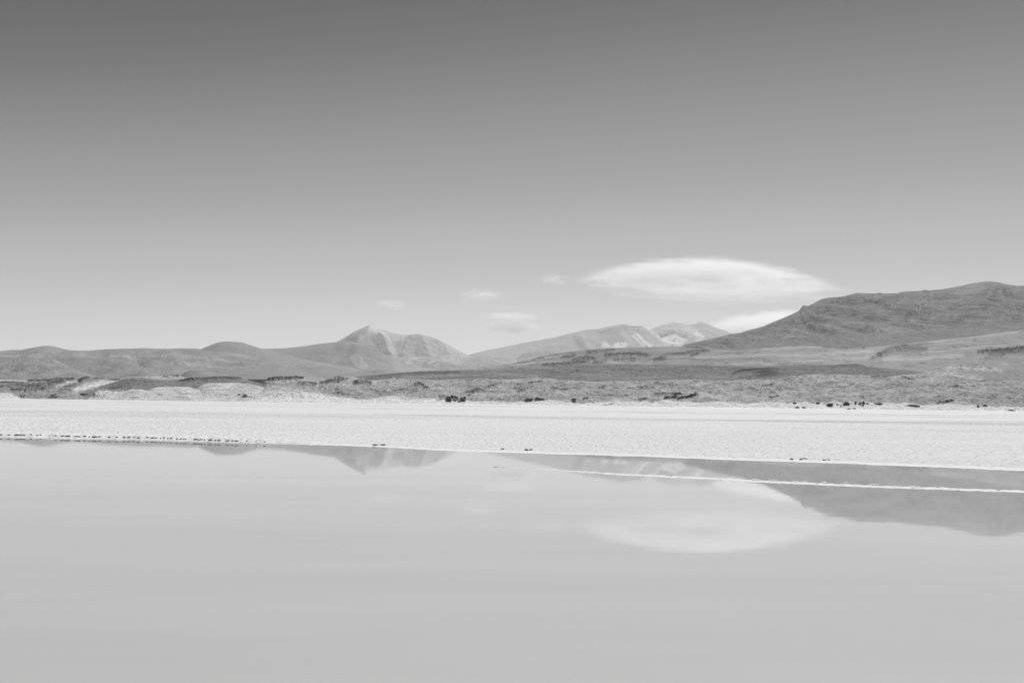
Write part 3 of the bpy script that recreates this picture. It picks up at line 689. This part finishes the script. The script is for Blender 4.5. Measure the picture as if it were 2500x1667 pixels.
BASEL = [(-900, 962), (0, 973), (150, 974.5), (326, 976.5), (480, 978), (700, 980.5)]
mound([(-900, 915), (-300, 925), (0, 927), (43, 927.5), (60, 929), (69, 927.5), (100, 927), (129, 926), (145, 921.7), (159, 924), (178, 921.7), (192, 925), (208, 919.8), (231, 921.2), (250, 923), (267, 928.5), (280, 930), (300, 926), (320, 926), (400, 930)],
      [(-900, 955), (400, 962)], 560, 720, 860, .30, 'rocky dark outcrops and pale sand at the left edge behind the shore', seed=0, rough=.6,
      dark=[([(70, 930), (120, 929), (150, 925), (180, 925)], 3.4, .22), ([(120, 938), (140, 934), (155, 932)], 3.0, .24), ([(195, 929), (205, 923), (215, 921)], 3.6, .28), ([(200, 934), (190, 930)], 2.6, .2), ([(232, 922), (252, 924), (268, 930)], 2.4, .26), ([(165, 944), (185, 939)], 4.2, .14),
            ([(0, 934), (60, 935), (110, 938)], 1.4, .22), ([(0, 944), (40, 940), (100, 942)], 1.5, .20), ([(220, 931), (245, 933)], .8, .2), ([(20, 946), (120, 941)], 1.2, .15)],
      light=[([(0, 929), (40, 929), (65, 932)], 1.8, .3), ([(140, 943), (170, 934), (185, 932)], 3.5, .22), ([(180, 955), (215, 941), (260, 933), (300, 922)], 7.5, .30), ([(190, 950), (240, 941)], 5, .16), ([(60, 935), (110, 934)], 1.3, .2)])
mound([(-900, 935), (-300, 945), (0, 948), (43, 949), (92, 945), (124, 949), (145, 950.5), (166, 948.6), (175, 951), (188, 960), (205, 970), (215, 976)], BASEL, 480, 540, 620, .36, 'low scrubby mound crumbling onto the salt at the far left', seed=20, rough=.8, speck=.13, gully=1.2,
      dark=[([(30, 953), (50, 951), (60, 954)], 3.0, .26), ([(66, 950), (90, 947), (120, 949)], 2.2, .26), ([(60, 956), (90, 953), (110, 951)], 1.6, .2), ([(146, 954), (160, 951), (172, 952)], 3.0, .24), ([(120, 971), (136, 966)], 1.2, .3), ([(54, 970), (60, 969)], 1.2, .35), ([(130, 971), (138, 972)], 1.4, .3)],
      white_below=[(-900, 960), (0, 960), (20, 960), (50, 970), (70, 978), (200, 982), (215, 980)])
mound([(195, 966), (215, 953), (228, 947.7), (260, 939), (289, 929), (311, 923), (330, 921.7), (349, 921.7), (373, 926), (417, 927.5), (450, 926), (465, 922.5), (489, 921.7), (518, 920), (532, 919.3), (560, 920), (587, 921.5), (605, 928), (638, 936), (670, 946), (720, 962)],
      [(195, 974), (720, 976)], 505, 620, 740, .245, 'grey sandy mound with a dark rocky rim left of centre', seed=40, rough=.35, speck=.06,
      dark=[([(455, 924), (490, 924), (540, 922), (586, 922)], 3.6, .17), ([(440, 929), (470, 926)], 1.6, .24), ([(352, 932), (372, 932)], 3.0, .10), ([(285, 938), (330, 930)], 3, .06), ([(270, 946), (300, 944), (330, 943)], 2.2, .08), ([(498, 929), (503, 928)], 1, .15)],
      light=[([(240, 952), (300, 954)], 2.5, .1)])
mound([(293, 926), (311, 921.5), (330, 920), (359, 918.6), (402, 917.3), (434, 916), (442, 919), (456, 923), (480, 928)], [(293, 930), (480, 931)], 760, 800, 860, .48, 'narrow pale ridge with dark stones behind the grey sandy mound', seed=60, rough=.5, rows=40,
      dark=[([(400, 920), (413, 920)], 1.0, .4), ([(422, 917.5), (437, 918.5)], 1.3, .45)])
mound([(215, 972), (226, 960), (238, 953.5), (260, 953.5), (289, 957), (311, 953.3), (325, 949.9), (340, 950.6), (352, 952), (366, 957), (400, 962), (450, 968), (500, 974)], BASEL, 478, 520, 570, .64, 'white salt mound with crumbled dark clefts at the far shore, left', seed=80, rough=.7, speck=.05, gully=.8,
      dark=[([(212, 972), (216, 969)], 1.4, .5), ([(226, 969), (231, 967)], 1.4, .5), ([(253, 974), (256, 967)], .9, .55), ([(242, 968), (243, 965)], .9, .4), ([(324, 975), (331, 972)], .9, .45), ([(230, 973), (236, 971)], 1.2, .4)])
mound([(335, 962), (360, 952), (378, 946), (400, 944.5), (431, 944), (460, 945.5), (482, 951), (510, 956), (560, 960), (620, 966)], BASEL, 480, 545, 600, .63, 'smooth white salt mound between the grey sandy mound and the flat', seed=100, rough=.45, speck=.025,
      dark=[([(350, 958), (375, 960), (400, 963)], .9, .18), ([(440, 962), (500, 962), (540, 964)], .9, .12)], light=[([(380, 947), (395, 947)], 1.2, .2)])
mound([(465, 955), (477, 947.5), (496, 937.8), (509, 935.2), (550, 935), (590, 935), (612, 937.6), (641, 945), (670, 957), (700, 966), (760, 974)], BASEL + [(760, 981)], 485, 570, 640, .58, 'broad pale salt mound below the dark rocky rim', seed=120, rough=.45, speck=.03,
      dark=[([(480, 949), (492, 953)], .9, .15), ([(640, 953), (655, 960)], 1.4, .12)], light=[([(520, 938), (560, 942)], 2, .12), ([(500, 950), (560, 946)], 1.6, .12)])

# ------------------------------------------------------------------ rocks and lumps
def stone_mat(name, base, contrast=.35, scale=3.0):
    m, t, out = new_mat(name); N = t.nodes.new; L = t.links.new
    tc = N('ShaderNodeTexCoord'); n = N('ShaderNodeTexNoise'); n.inputs['Scale'].default_value = scale; n.inputs['Detail'].default_value = 6
    L(tc.outputs['Object'], n.inputs['Vector'])
    mr = N('ShaderNodeMapRange'); mr.inputs[1].default_value = .3; mr.inputs[2].default_value = .7
    mr.inputs[3].default_value = base * (1 - contrast); mr.inputs[4].default_value = base * (1 + contrast); L(n.outputs[0], mr.inputs[0])
    bs = N('ShaderNodeBsdfPrincipled'); bs.inputs['Roughness'].default_value = .9; bs.inputs['Specular IOR Level'].default_value = .2
    L(mr.outputs[0], bs.inputs['Base Color'])
    b = N('ShaderNodeBump'); b.inputs['Strength'].default_value = .6; b.inputs['Distance'].default_value = .1
    L(n.outputs[0], b.inputs['Height']); L(b.outputs[0], bs.inputs['Normal']); L(bs.outputs[0], out.inputs[0])
    return m
DARK = stone_mat('dark_lava_rock', .12); GREY = stone_mat('grey_boulder_rock', .30); MUD = stone_mat('dark_mud_crust', .07, .4, 20)
CRUST = stone_mat('white_salt_rock', .78, .06, 12)
import bmesh
def rock_mesh(name, seed, sx, sy, sz, mat, sub=3, rough=.22):
    """faceted boulder: an icosphere cut by random planes, then roughened; base at z = 0"""
    rnd = random.Random(seed); bm = bmesh.new(); bmesh.ops.create_icosphere(bm, subdivisions=sub, radius=1)
    planes = []
    for _ in range(9):
        n = Vector((rnd.uniform(-1, 1), rnd.uniform(-1, 1), rnd.uniform(-.5, 1))).normalized(); planes.append((n, rnd.uniform(.6, .85)))
    for v in bm.verts:
        for n, d in planes:
            e = v.co.dot(n) - d
            if e > 0: v.co -= n * e
    for v in bm.verts:
        c = v.co
        k = 1 + rough * float(fbm(np.array([c.x * 1.7 + seed]), np.array([c.y * 1.7 + c.z * 2.3]), 3, seed)[0])
        v.co = Vector((c.x * k * sx, c.y * k * sy, c.z * k * sz))
    z0 = min(v.co.z for v in bm.verts)
    for v in bm.verts: v.co.z -= z0 * .82
    me = bpy.data.meshes.new(name); bm.to_mesh(me); bm.free(); me.materials.append(mat)
    for p in me.polygons: p.use_smooth = False
    return me

bpy.context.view_layer.update()
terr = [o for o in sc.objects if o.name.startswith('hills') or o.name == 'salt_flat']
def land(px, py):
    """the point of the terrain seen at a pixel of the photograph"""
    d = Vector(ray(px, py)).normalized(); best = None
    for o in terr:
        ok, loc, n, i = o.ray_cast(Vector((0, 0, CAM_H)), d)
        if ok and (best is None or loc.y < best.y): best = loc.copy()
    return best

boulders = [  # px, base y, width px, height px, material, label
    (1941.7, 985.5, 10, 5, DARK, 'flat dark rock leftmost in the row of boulders on the right shore skirt'),
    (1947, 996.5, 9, 5, DARK, 'small pointed dark rock low on the white salt, below the flat leftmost boulder'),
    (1964, 996.5, 8, 5, DARK, 'small oval dark rock lying alone low on the white salt skirt'),
    (1998, 986.5, 8, 7, DARK, 'small peaked dark rock just left of the largest boulder'),
    (2027, 993, 17, 11, DARK, 'largest blocky dark boulder on the right shore'),
    (2054, 992.5, 5, 3.5, DARK, 'little dark stone between and below the two largest boulders'),
    (2044.6, 988, 4, 4, DARK, 'tiny dark stone between the two largest boulders at the top of the salt'),
    (2067.5, 990, 14, 11, DARK, 'second largest dark boulder, tilted up to the right'),
    (2090, 986, 5, 8, DARK, 'narrow upright dark rock left of the close pair'),
    (2100.7, 988, 9, 8.5, GREY, 'grey boulder at the left of a close pair'),
    (2109.5, 986, 8, 8, DARK, 'triangular dark rock leaning on the grey boulder'),
    (2107.8, 991, 7, 4.5, DARK, 'low dark stone in front of the triangular rock'),
    (2118.5, 986.5, 6, 5, GREY, 'small grey rock just right of the triangular rock'),
    (2073.5, 999.5, 9, 3, DARK, 'flat dark stone at the very foot of the salt skirt below the tilted boulder'),
    (2087, 998.5, 8, 3.5, DARK, 'flat dark stone right of its twin at the foot of the salt skirt'),
    (2150, 988, 26, 6, DARK, 'long low dark ledge rock right of the boulder row'),
    (2234, 992.5, 32, 7.5, DARK, 'longest low dark ledge rock on the right shore'),
    (2389, 994, 6, 6, DARK, 'small dark rock left of a pair near the right edge'),
    (2407, 992, 12, 6, DARK, 'wider dark rock right of a pair near the right edge'),
    (2473, 1003, 16, 5, GREY, 'low grey rock sitting on the salt nearest the right edge'),
    (596, 969.5, 14, 9.5, GREY, 'large pale grey boulder alone on the white shore at left'),
    (583, 964.5, 8, 3.5, DARK, 'flat dark stone touching the pale grey boulder on its left'),
    (552, 966, 5, 3, DARK, 'small dark stone well left of the pale grey boulder'),
    (609, 969.5, 3, 2.5, DARK, 'tiny dark stone just right of the pale grey boulder'),
    (1096, 980.5, 17, 9.5, DARK, 'biggest black rock at the left of the black cluster at the shore'),
    (1110, 979, 10, 6, DARK, 'middle black rock of the black cluster at the shore'),
    (1121, 982, 9, 5, DARK, 'lowest black rock of the black cluster at the shore'),
    (1130, 981, 13, 9, DARK, 'rightmost black rock of the black cluster at the shore'),
    (1290, 981, 16, 8, DARK, 'black rock at the shore midway along, left of a flatter one'),
    (1318, 978, 13, 4.5, DARK, 'flatter black rock at the shore, right of a larger one'),
    (1400.5, 982.5, 7, 4, DARK, 'small black rock alone on the salt skirt below the mounds'),
]
for i, (px, py, w_, h_, m_, lab) in enumerate(boulders):
    p = land(px, py)
    if p is None: continue
    s_ = p.y / F
    me = rock_mesh('boulder', 300 + i, w_ * s_ * .58, w_ * s_ * .45, h_ * s_ * .52, m_, rough=.5)
    o = bpy.data.objects.new('boulder', me); sc.collection.objects.link(o)
    o.location = (p.x, p.y + .4 * w_ * s_, p.z - .15 * h_ * s_)
    tag(o, lab, 'boulder', 'rocks along the far shore')

# dark lumps along the edge of the crust
LA = [(10, 1110, 30), (145, 1110, 35), (290, 1112, 90), (345, 1109, 80), (402, 1113, 50), (525, 1105, 20), (630, 1113, 25), (685, 1110, 15), (940, 1122, 25), (1050, 1130, 60), (1135, 1133, 100), (1290, 1135, 60), (1342, 1140, 40), (1425, 1135, 60), (1510, 1142, 15),
      (1595, 1145, 100), (1682, 1142, 40), (1845, 1148, 40), (1970, 1152, 40), (2095, 1153, 60), (2170, 1152, 60), (2260, 1150, 40), (2335, 1160, 40)]
LB = [(50, 1160, 50), (205, 1155, 45), (285, 1160, 50), (350, 1160, 40), (430, 1165, 15), (485, 1165, 20), (555, 1170, 15), (602, 1170, 30), (705, 1178, 25), (768, 1180, 30), (818, 1182, 18), (855, 1182, 22), (1015, 1188, 80), (1100, 1190, 80), (1172, 1195, 22),
      (1260, 1197, 80), (1355, 1203, 46), (1412, 1203, 56), (1560, 1208, 70), (1640, 1210, 36), (1705, 1213, 80), (1885, 1215, 25), (2040, 1220, 15), (2185, 1225, 25)]
k_ = .14456
lumps = [(x * k_, 900 + y * k_, w_ * k_, None) for x, y, w_ in LA] + [(330 + x * k_, 900 + y * k_, w_ * k_, None) for x, y, w_ in LB]
lumps += [(916, 1085, 13, 'left one of two touching flat dark lumps by the water, left of centre'), (934, 1084.5, 15, 'right one of two touching flat dark lumps by the water, left of centre'), (1227, 1094.5, 8, 'lone'), (1285, 1096.5, 10, 'larger left one of two dark lumps side by side near the centre'), (1296, 1096, 8, 'smaller right one of two dark lumps side by side near the centre'), (1933, 1119.5, 7, 'leftmost dark lump of a string of three on the salt at right'), (1955, 1119.5, 6, 'small middle dark lump of a string of three on the salt at right'), (1965, 1118.5, 11, 'widest dark lump, last of a string of three on the salt at right'), (2012, 1121.5, 8, 'left dark lump of the last close pair on the salt at right'), (2022, 1121, 6, 'right dark lump of the last close pair on the salt at right')]
lab2 = {'lone': 'tiny lone dark mud lump on the salt by the water, centre'}
def ordinal(n):
    tens = ['', '', 'twenty', 'thirty', 'forty']; lowc = ['', 'first', 'second', 'third', 'fourth', 'fifth', 'sixth', 'seventh', 'eighth', 'ninth', 'tenth', 'eleventh', 'twelfth', 'thirteenth', 'fourteenth', 'fifteenth', 'sixteenth', 'seventeenth', 'eighteenth', 'nineteenth']
    if n < 20: return lowc[n]
    return tens[n // 10][:-1] + 'ieth' if n % 10 == 0 else tens[n // 10] + '-' + lowc[n % 10]
var = [rock_mesh('mud_lump', 700 + j, 1, 1, 1, MUD, 2, .5) for j in range(5)]
for i, (px, py, w_, kk) in enumerate(lumps):
    p = on_ground(px, py + 1.6, .075 if px < 660 else .03); s_ = p[1] / F
    o = bpy.data.objects.new('mud_lump', var[i % 5]); sc.collection.objects.link(o)
    h_ = (1.6 + .012 * w_ * 10 * .2) * s_
    o.location = (p[0], p[1], p[2] - .3 * h_); o.scale = (w_ * s_ * .62, .09 + .2 * w_ * s_, h_ * .9); o.rotation_euler = (0, 0, 0)
    tag(o, lab2[kk] if kk in lab2 else (kk or '%s dark lump, %s from the left in the broken line on the left shore' % ('long flat' if w_ > 11 else 'small low' if w_ > 6 else 'tiny', ordinal(i + 1))), 'mud lump', 'dark mud lumps on the crusted shore')

# ------------------------------------------------------------------ salt bar and islets in the lagoon
def strip(name, pts, wpx, hgt, label, cat, kind=None, seed=0, group=None):
    xs = np.arange(pts[0][0], pts[-1][0], 1.2); ys = I(pts)(xs); ww = I(wpx)(xs)
    rows = np.linspace(-1, 1, 13)[:, None]
    c = on_ground(xs, ys, 0.0); near = on_ground(xs, ys + ww / 2, 0); far_ = on_ground(xs, ys - ww / 2, 0)
    half = (far_[:, 1] - near[:, 1]) / 2
    D = c[:, 1] + rows * half * (1 + .35 * fbm(c[:, 0] * 2.5, rows * 0 + np.sign(rows), 3, seed))
    x = c[:, 0] / c[:, 1] * D
    D = D + .22 * half * fbm(x * 5, 0 * D, 4, seed + 7)
    z = hgt * (1 - rows ** 2) * (.7 + 1.3 * fbm(x * 6, D * 4, 4, seed + 3, .6)) + .4 * hgt * (fbm(x * 3, D * 7, 3, seed + 4) - .2) * np.minimum(1, ww / 2.5) - .004
    z[0] = z[-1] = -.03
    o = grid_mesh(name, np.stack([x, D, z], -1), .83 - .22 * ss(.0, .5, fbm(x * 5, D * 6, 4, seed + 5)), SALT)
    return tag(o, label, cat, group, kind)
BAR = [(1205, 1139.5), (1250, 1141.5), (1383, 1149), (1480, 1155.5), (1574, 1160.5), (1676, 1165), (1760, 1169), (1829, 1173.5), (1950, 1179), (2020, 1182.5), (2140, 1187.5), (2276, 1192), (2400, 1196.5), (2500, 1199.5), (3100, 1222), (4300, 1270)]
strip('salt_bar', BAR, [(1205, .8), (1300, 2.0), (1400, 3.2), (1480, 5), (1700, 6), (1900, 6), (3100, 7), (4200, 6), (4300, .6)], .022, 'long thin white salt bar lying across the lagoon at right', 'salt bar', 'structure', 5)
isl = [(1668, 1732, 1163.6, 2.2, 'longest thin white salt sliver just behind the salt bar'), (1835, 1864, 1169, 1.6, 'thin white salt sliver behind the bar, first right of the longest one'), (1875, 1900, 1171, 1.3, 'short faint salt sliver behind the bar where the hill reflection begins'),
       (1934, 1972, 1174.8, 1.8, 'bright salt sliver behind the bar below the hill slope'), (2005, 2026, 1176, 1.8, 'small ragged salt sliver behind the bar, left of a tiny one'), (2056, 2072, 1177.6, 1.2, 'tiniest salt sliver behind the bar'),
       (2055, 2103, 1182, 2.2, 'broad salt sliver nearly touching the bar'), (2120, 2147, 1181, 1.4, 'thin salt sliver behind the bar right of the broad one'), (2214, 2246, 1185.6, 1.5, 'bright thin salt sliver behind the bar towards the right'),
       (2280, 2312, 1188.5, 1.3, 'last thin salt sliver behind the bar near the right edge')]
for i, (x0, x1, y_, w_, lab) in enumerate(isl):
    sl_ = .028 * 1
    strip('salt_islet', [(x0, y_ - .2), (x1, y_ + (x1 - x0) * sl_ * .7)], [(x0, .5), ((x0 + x1) / 2, w_), (x1, .5)], .012, lab, 'salt islet', None, 20 + i, 'thin salt slivers behind the bar')

# ------------------------------------------------------------------ clouds
def cloud_mat(name, dens, nscale, amp, bias, soft, seed, stretch=(1, 1, 1), flat=0.0, lo=-1.0):
    m, t, out = new_mat(name); N = t.nodes.new; L = t.links.new
    tc = N('ShaderNodeTexCoord'); 
    ln = N('ShaderNodeVectorMath'); ln.operation = 'LENGTH'
    mpn = N('ShaderNodeMapping'); mpn.inputs['Scale'].default_value = stretch; mpn.inputs['Location'].default_value = (seed * 3.7, seed * 1.3, seed * 2.1)
    L(tc.outputs['Object'], mpn.inputs[0])
    n = N('ShaderNodeTexNoise'); n.inputs['Scale'].default_value = nscale; n.inputs['Detail'].default_value = 5; n.inputs['Roughness'].default_value = .62
    L(mpn.outputs[0], n.inputs['Vector'])
    L(tc.outputs['Object'], ln.inputs[0])
    def mth(op, a, b):
        q = N('ShaderNodeMath'); q.operation = op
        for i, s_ in enumerate((a, b)):
            if isinstance(s_, (int, float)): q.inputs[i].default_value = s_
            else: L(s_, q.inputs[i])
        return q.outputs[0]
    r2 = mth('MULTIPLY', ln.outputs['Value'], ln.outputs['Value'])
    val = mth('ADD', mth('SUBTRACT', 1.0 - bias, r2), mth('MULTIPLY', mth('SUBTRACT', n.outputs[0], .5), amp))
    # clouds thin out towards their base
    sx = N('ShaderNodeSeparateXYZ'); L(tc.outputs['Object'], sx.inputs[0])
    if flat: val = mth('ADD', val, mth('MULTIPLY', sx.outputs[2], flat))
    mr = N('ShaderNodeMapRange'); mr.interpolation_type = 'SMOOTHSTEP'
    mr.inputs[1].default_value = 0; mr.inputs[2].default_value = soft; mr.inputs[3].default_value = 0; mr.inputs[4].default_value = dens
    L(val, mr.inputs[0])
    # nothing reaches the skin of the mesh
    edge = N('ShaderNodeMapRange'); edge.interpolation_type = 'SMOOTHSTEP'
    edge.inputs[1].default_value = 1.0; edge.inputs[2].default_value = .72; edge.inputs[3].default_value = 0; edge.inputs[4].default_value = 1
    L(ln.outputs['Value'], edge.inputs[0])
    dn = mth('MULTIPLY', mr.outputs[0], edge.outputs[0])
    pv = N('ShaderNodeVolumePrincipled'); pv.inputs['Color'].default_value = (1, 1, 1, 1); pv.inputs['Anisotropy'].default_value = .45
    L(dn, pv.inputs['Density']); L(pv.outputs[0], out.inputs['Volume'])
    return m
CD = 34000.0
def lens_mat(name, dens, seed, height=.8, fall=1.1, nscale=(2.2, 1.5, 2.6), amp=.5, base=-.55):
    """cap-shaped cloud: crisp domed top, vapour thinning out downwards into a ragged base"""
    m, t, out = new_mat(name); N = t.nodes.new; L = t.links.new
    def mth(op, a, b=0.0, clamp=False):
        q = N('ShaderNodeMath'); q.operation = op; q.use_clamp = clamp
        for i, s_ in enumerate((a, b)):
            if isinstance(s_, (int, float)): q.inputs[i].default_value = s_
            else: L(s_, q.inputs[i])
        return q.outputs[0]
    tc = N('ShaderNodeTexCoord'); sx = N('ShaderNodeSeparateXYZ'); L(tc.outputs['Object'], sx.inputs[0])
    mp = N('ShaderNodeMapping'); mp.inputs['Scale'].default_value = nscale; mp.inputs['Location'].default_value = (seed, seed * 2.3, seed * .7)
    L(tc.outputs['Object'], mp.inputs[0])
    n = N('ShaderNodeTexNoise'); n.inputs['Scale'].default_value = 1.3; n.inputs['Detail'].default_value = 6; n.inputs['Roughness'].default_value = .6
    L(mp.outputs[0], n.inputs['Vector']); nn = mth('SUBTRACT', n.outputs[0], .5)
    r = mth('ADD', mth('MULTIPLY', sx.outputs[0], sx.outputs[0]), mth('MULTIPLY', sx.outputs[1], sx.outputs[1]))
    top = mth('ADD', mth('MULTIPLY', mth('SUBTRACT', 1.0, mth('POWER', r, .85)), height), base)
    below = mth('ADD', mth('SUBTRACT', top, sx.outputs[2]), mth('MULTIPLY', nn, amp * .55))
    def mr(v, a, b, c, d):
        q = N('ShaderNodeMapRange'); q.interpolation_type = 'SMOOTHSTEP'
        for i, x_ in enumerate((a, b, c, d)): q.inputs[i + 1].default_value = x_
        L(v, q.inputs[0]); return q.outputs[0]
    skin = mr(below, -.04, .22, 0, 1)
    thin = mth('DIVIDE', below, mth('SUBTRACT', 1.12, mth('MULTIPLY', r, .95)))
    under = mr(mth('ADD', thin, mth('MULTIPLY', nn, amp * 1.6)), .15, fall, 1, .0)
    rim = mr(mth('ADD', r, mth('MULTIPLY', nn, amp * 1.4)), .45, .98, 1, 0)
    d_ = mth('MULTIPLY', mth('MULTIPLY', skin, under), mth('MULTIPLY', rim, dens))
    pv = N('ShaderNodeVolumePrincipled'); pv.inputs['Color'].default_value = (1, 1, 1, 1); pv.inputs['Anisotropy'].default_value = .45
    L(d_, pv.inputs['Density']); L(pv.outputs[0], out.inputs['Volume'])
    return m
def cloud(x0, x1, y0, y1, dens, label, nscale=2.0, amp=1.0, bias=0.1, soft=.6, stretch=(1.6, 1, .8), flat=0.0, tilt=0.0, depth=.5, D=CD, name='cloud', lens=None):
    cx, cy_ = (x0 + x1) / 2, (y0 + y1) / 2
    c = at(cx, cy_, D); rx = (x1 - x0) / 2 / F * D; rz = (y1 - y0) / 2 / F * D
    me = bpy.data.meshes.new(name); bm = bmesh.new(); bmesh.ops.create_icosphere(bm, subdivisions=4, radius=1); bm.to_mesh(me); bm.free()
    me.materials.append(lens_mat('cloud_vapour', dens, **lens) if lens else cloud_mat('cloud_vapour', dens, nscale, amp, bias, soft, int(x0) % 17, stretch, flat))
    o = bpy.data.objects.new(name, me); sc.collection.objects.link(o)
    o.location = c; o.scale = (rx, max(rx * depth, rz), rz); o.rotation_euler = (0, math.radians(tilt), 0)
    if label: tag(o, label, 'cloud')
    return o
cloud(1395, 2050, 583, 788, .0023, 'large bright lens-shaped cloud hanging over the right massif', depth=.35, tilt=1.0, lens=dict(seed=2.0, height=.56, base=.03, fall=.66, amp=1.3, nscale=(2.6, 2.6, 5.0)))
cloud(1360, 2150, 655, 752, .0009, 'faint veil of cloud below the large lens-shaped cloud', 2.4, 2.8, .35, 1.0, (1.2, 1, 1.4), 0, 1.5, .45, CD + 7000)
cloud(1690, 2150, 725, 900, .0028, 'bright cloud bank emerging behind the slope of the big hill', depth=.4, D=CD + 2000, lens=dict(seed=5.0, height=.55, base=.10, fall=1.6, amp=1.0))
cloud(1165, 1335, 780, 826, .0055, 'brightest small cloud above the dip between the mountains', 2.0, 2.2, .15, .9, (1.5, 1.2, 1.0), .7, 0, .25)
cloud(1150, 1345, 758, 790, .0060, 'thin streak of cloud above the brightest small cloud', 2.4, 2.6, .35, .9, (1.5, 1, 1.2), 0, 0, .3)
cloud(1105, 1245, 700, 744, .0038, 'small pale puff of cloud left of the large lens-shaped cloud', 2.4, 3.0, .35, .9, (1.3, 1, 1.2), 0, 0, .3)
cloud(895, 1010, 728, 764, .0045, 'small pale cloud above the pointed peak', 2.4, 3.0, .35, .9, (1.4, 1, 1.2), .2, 0, .3)
cloud(1305, 1400, 662, 704, .0024, 'tiny faint wisp at the left tip of the large lens-shaped cloud', 2.6, 3.2, .4, .9, (1.3, 1, 1.4), 0, 0, .3)

# ------------------------------------------------------------------ haze
def haze_box():
    x, y0, y1, z0, z1 = 20000, -3000, 26000, -12, 2150
    me = bpy.data.meshes.new('haze'); bm = bmesh.new(); bmesh.ops.create_cube(bm, size=1)
    for v in bm.verts:
        v.co = Vector((v.co.x * 2 * x, (v.co.y + .5) * (y1 - y0) + y0, (v.co.z + .5) * (z1 - z0) + z0))
    bm.to_mesh(me); bm.free()
    m, t, out = new_mat('thin_air'); pv = t.nodes.new('ShaderNodeVolumePrincipled')
    pv.inputs['Color'].default_value = (.95, .95, .95, 1); pv.inputs['Density'].default_value = HAZE; pv.inputs['Anisotropy'].default_value = .2
    t.links.new(pv.outputs[0], out.inputs['Volume']); me.materials.append(m)
    o = bpy.data.objects.new('haze', me); sc.collection.objects.link(o)
    tag(o, 'thin pale haze lying over the whole plain', 'haze', kind='stuff')
HAZE = 2.2e-5
haze_box()
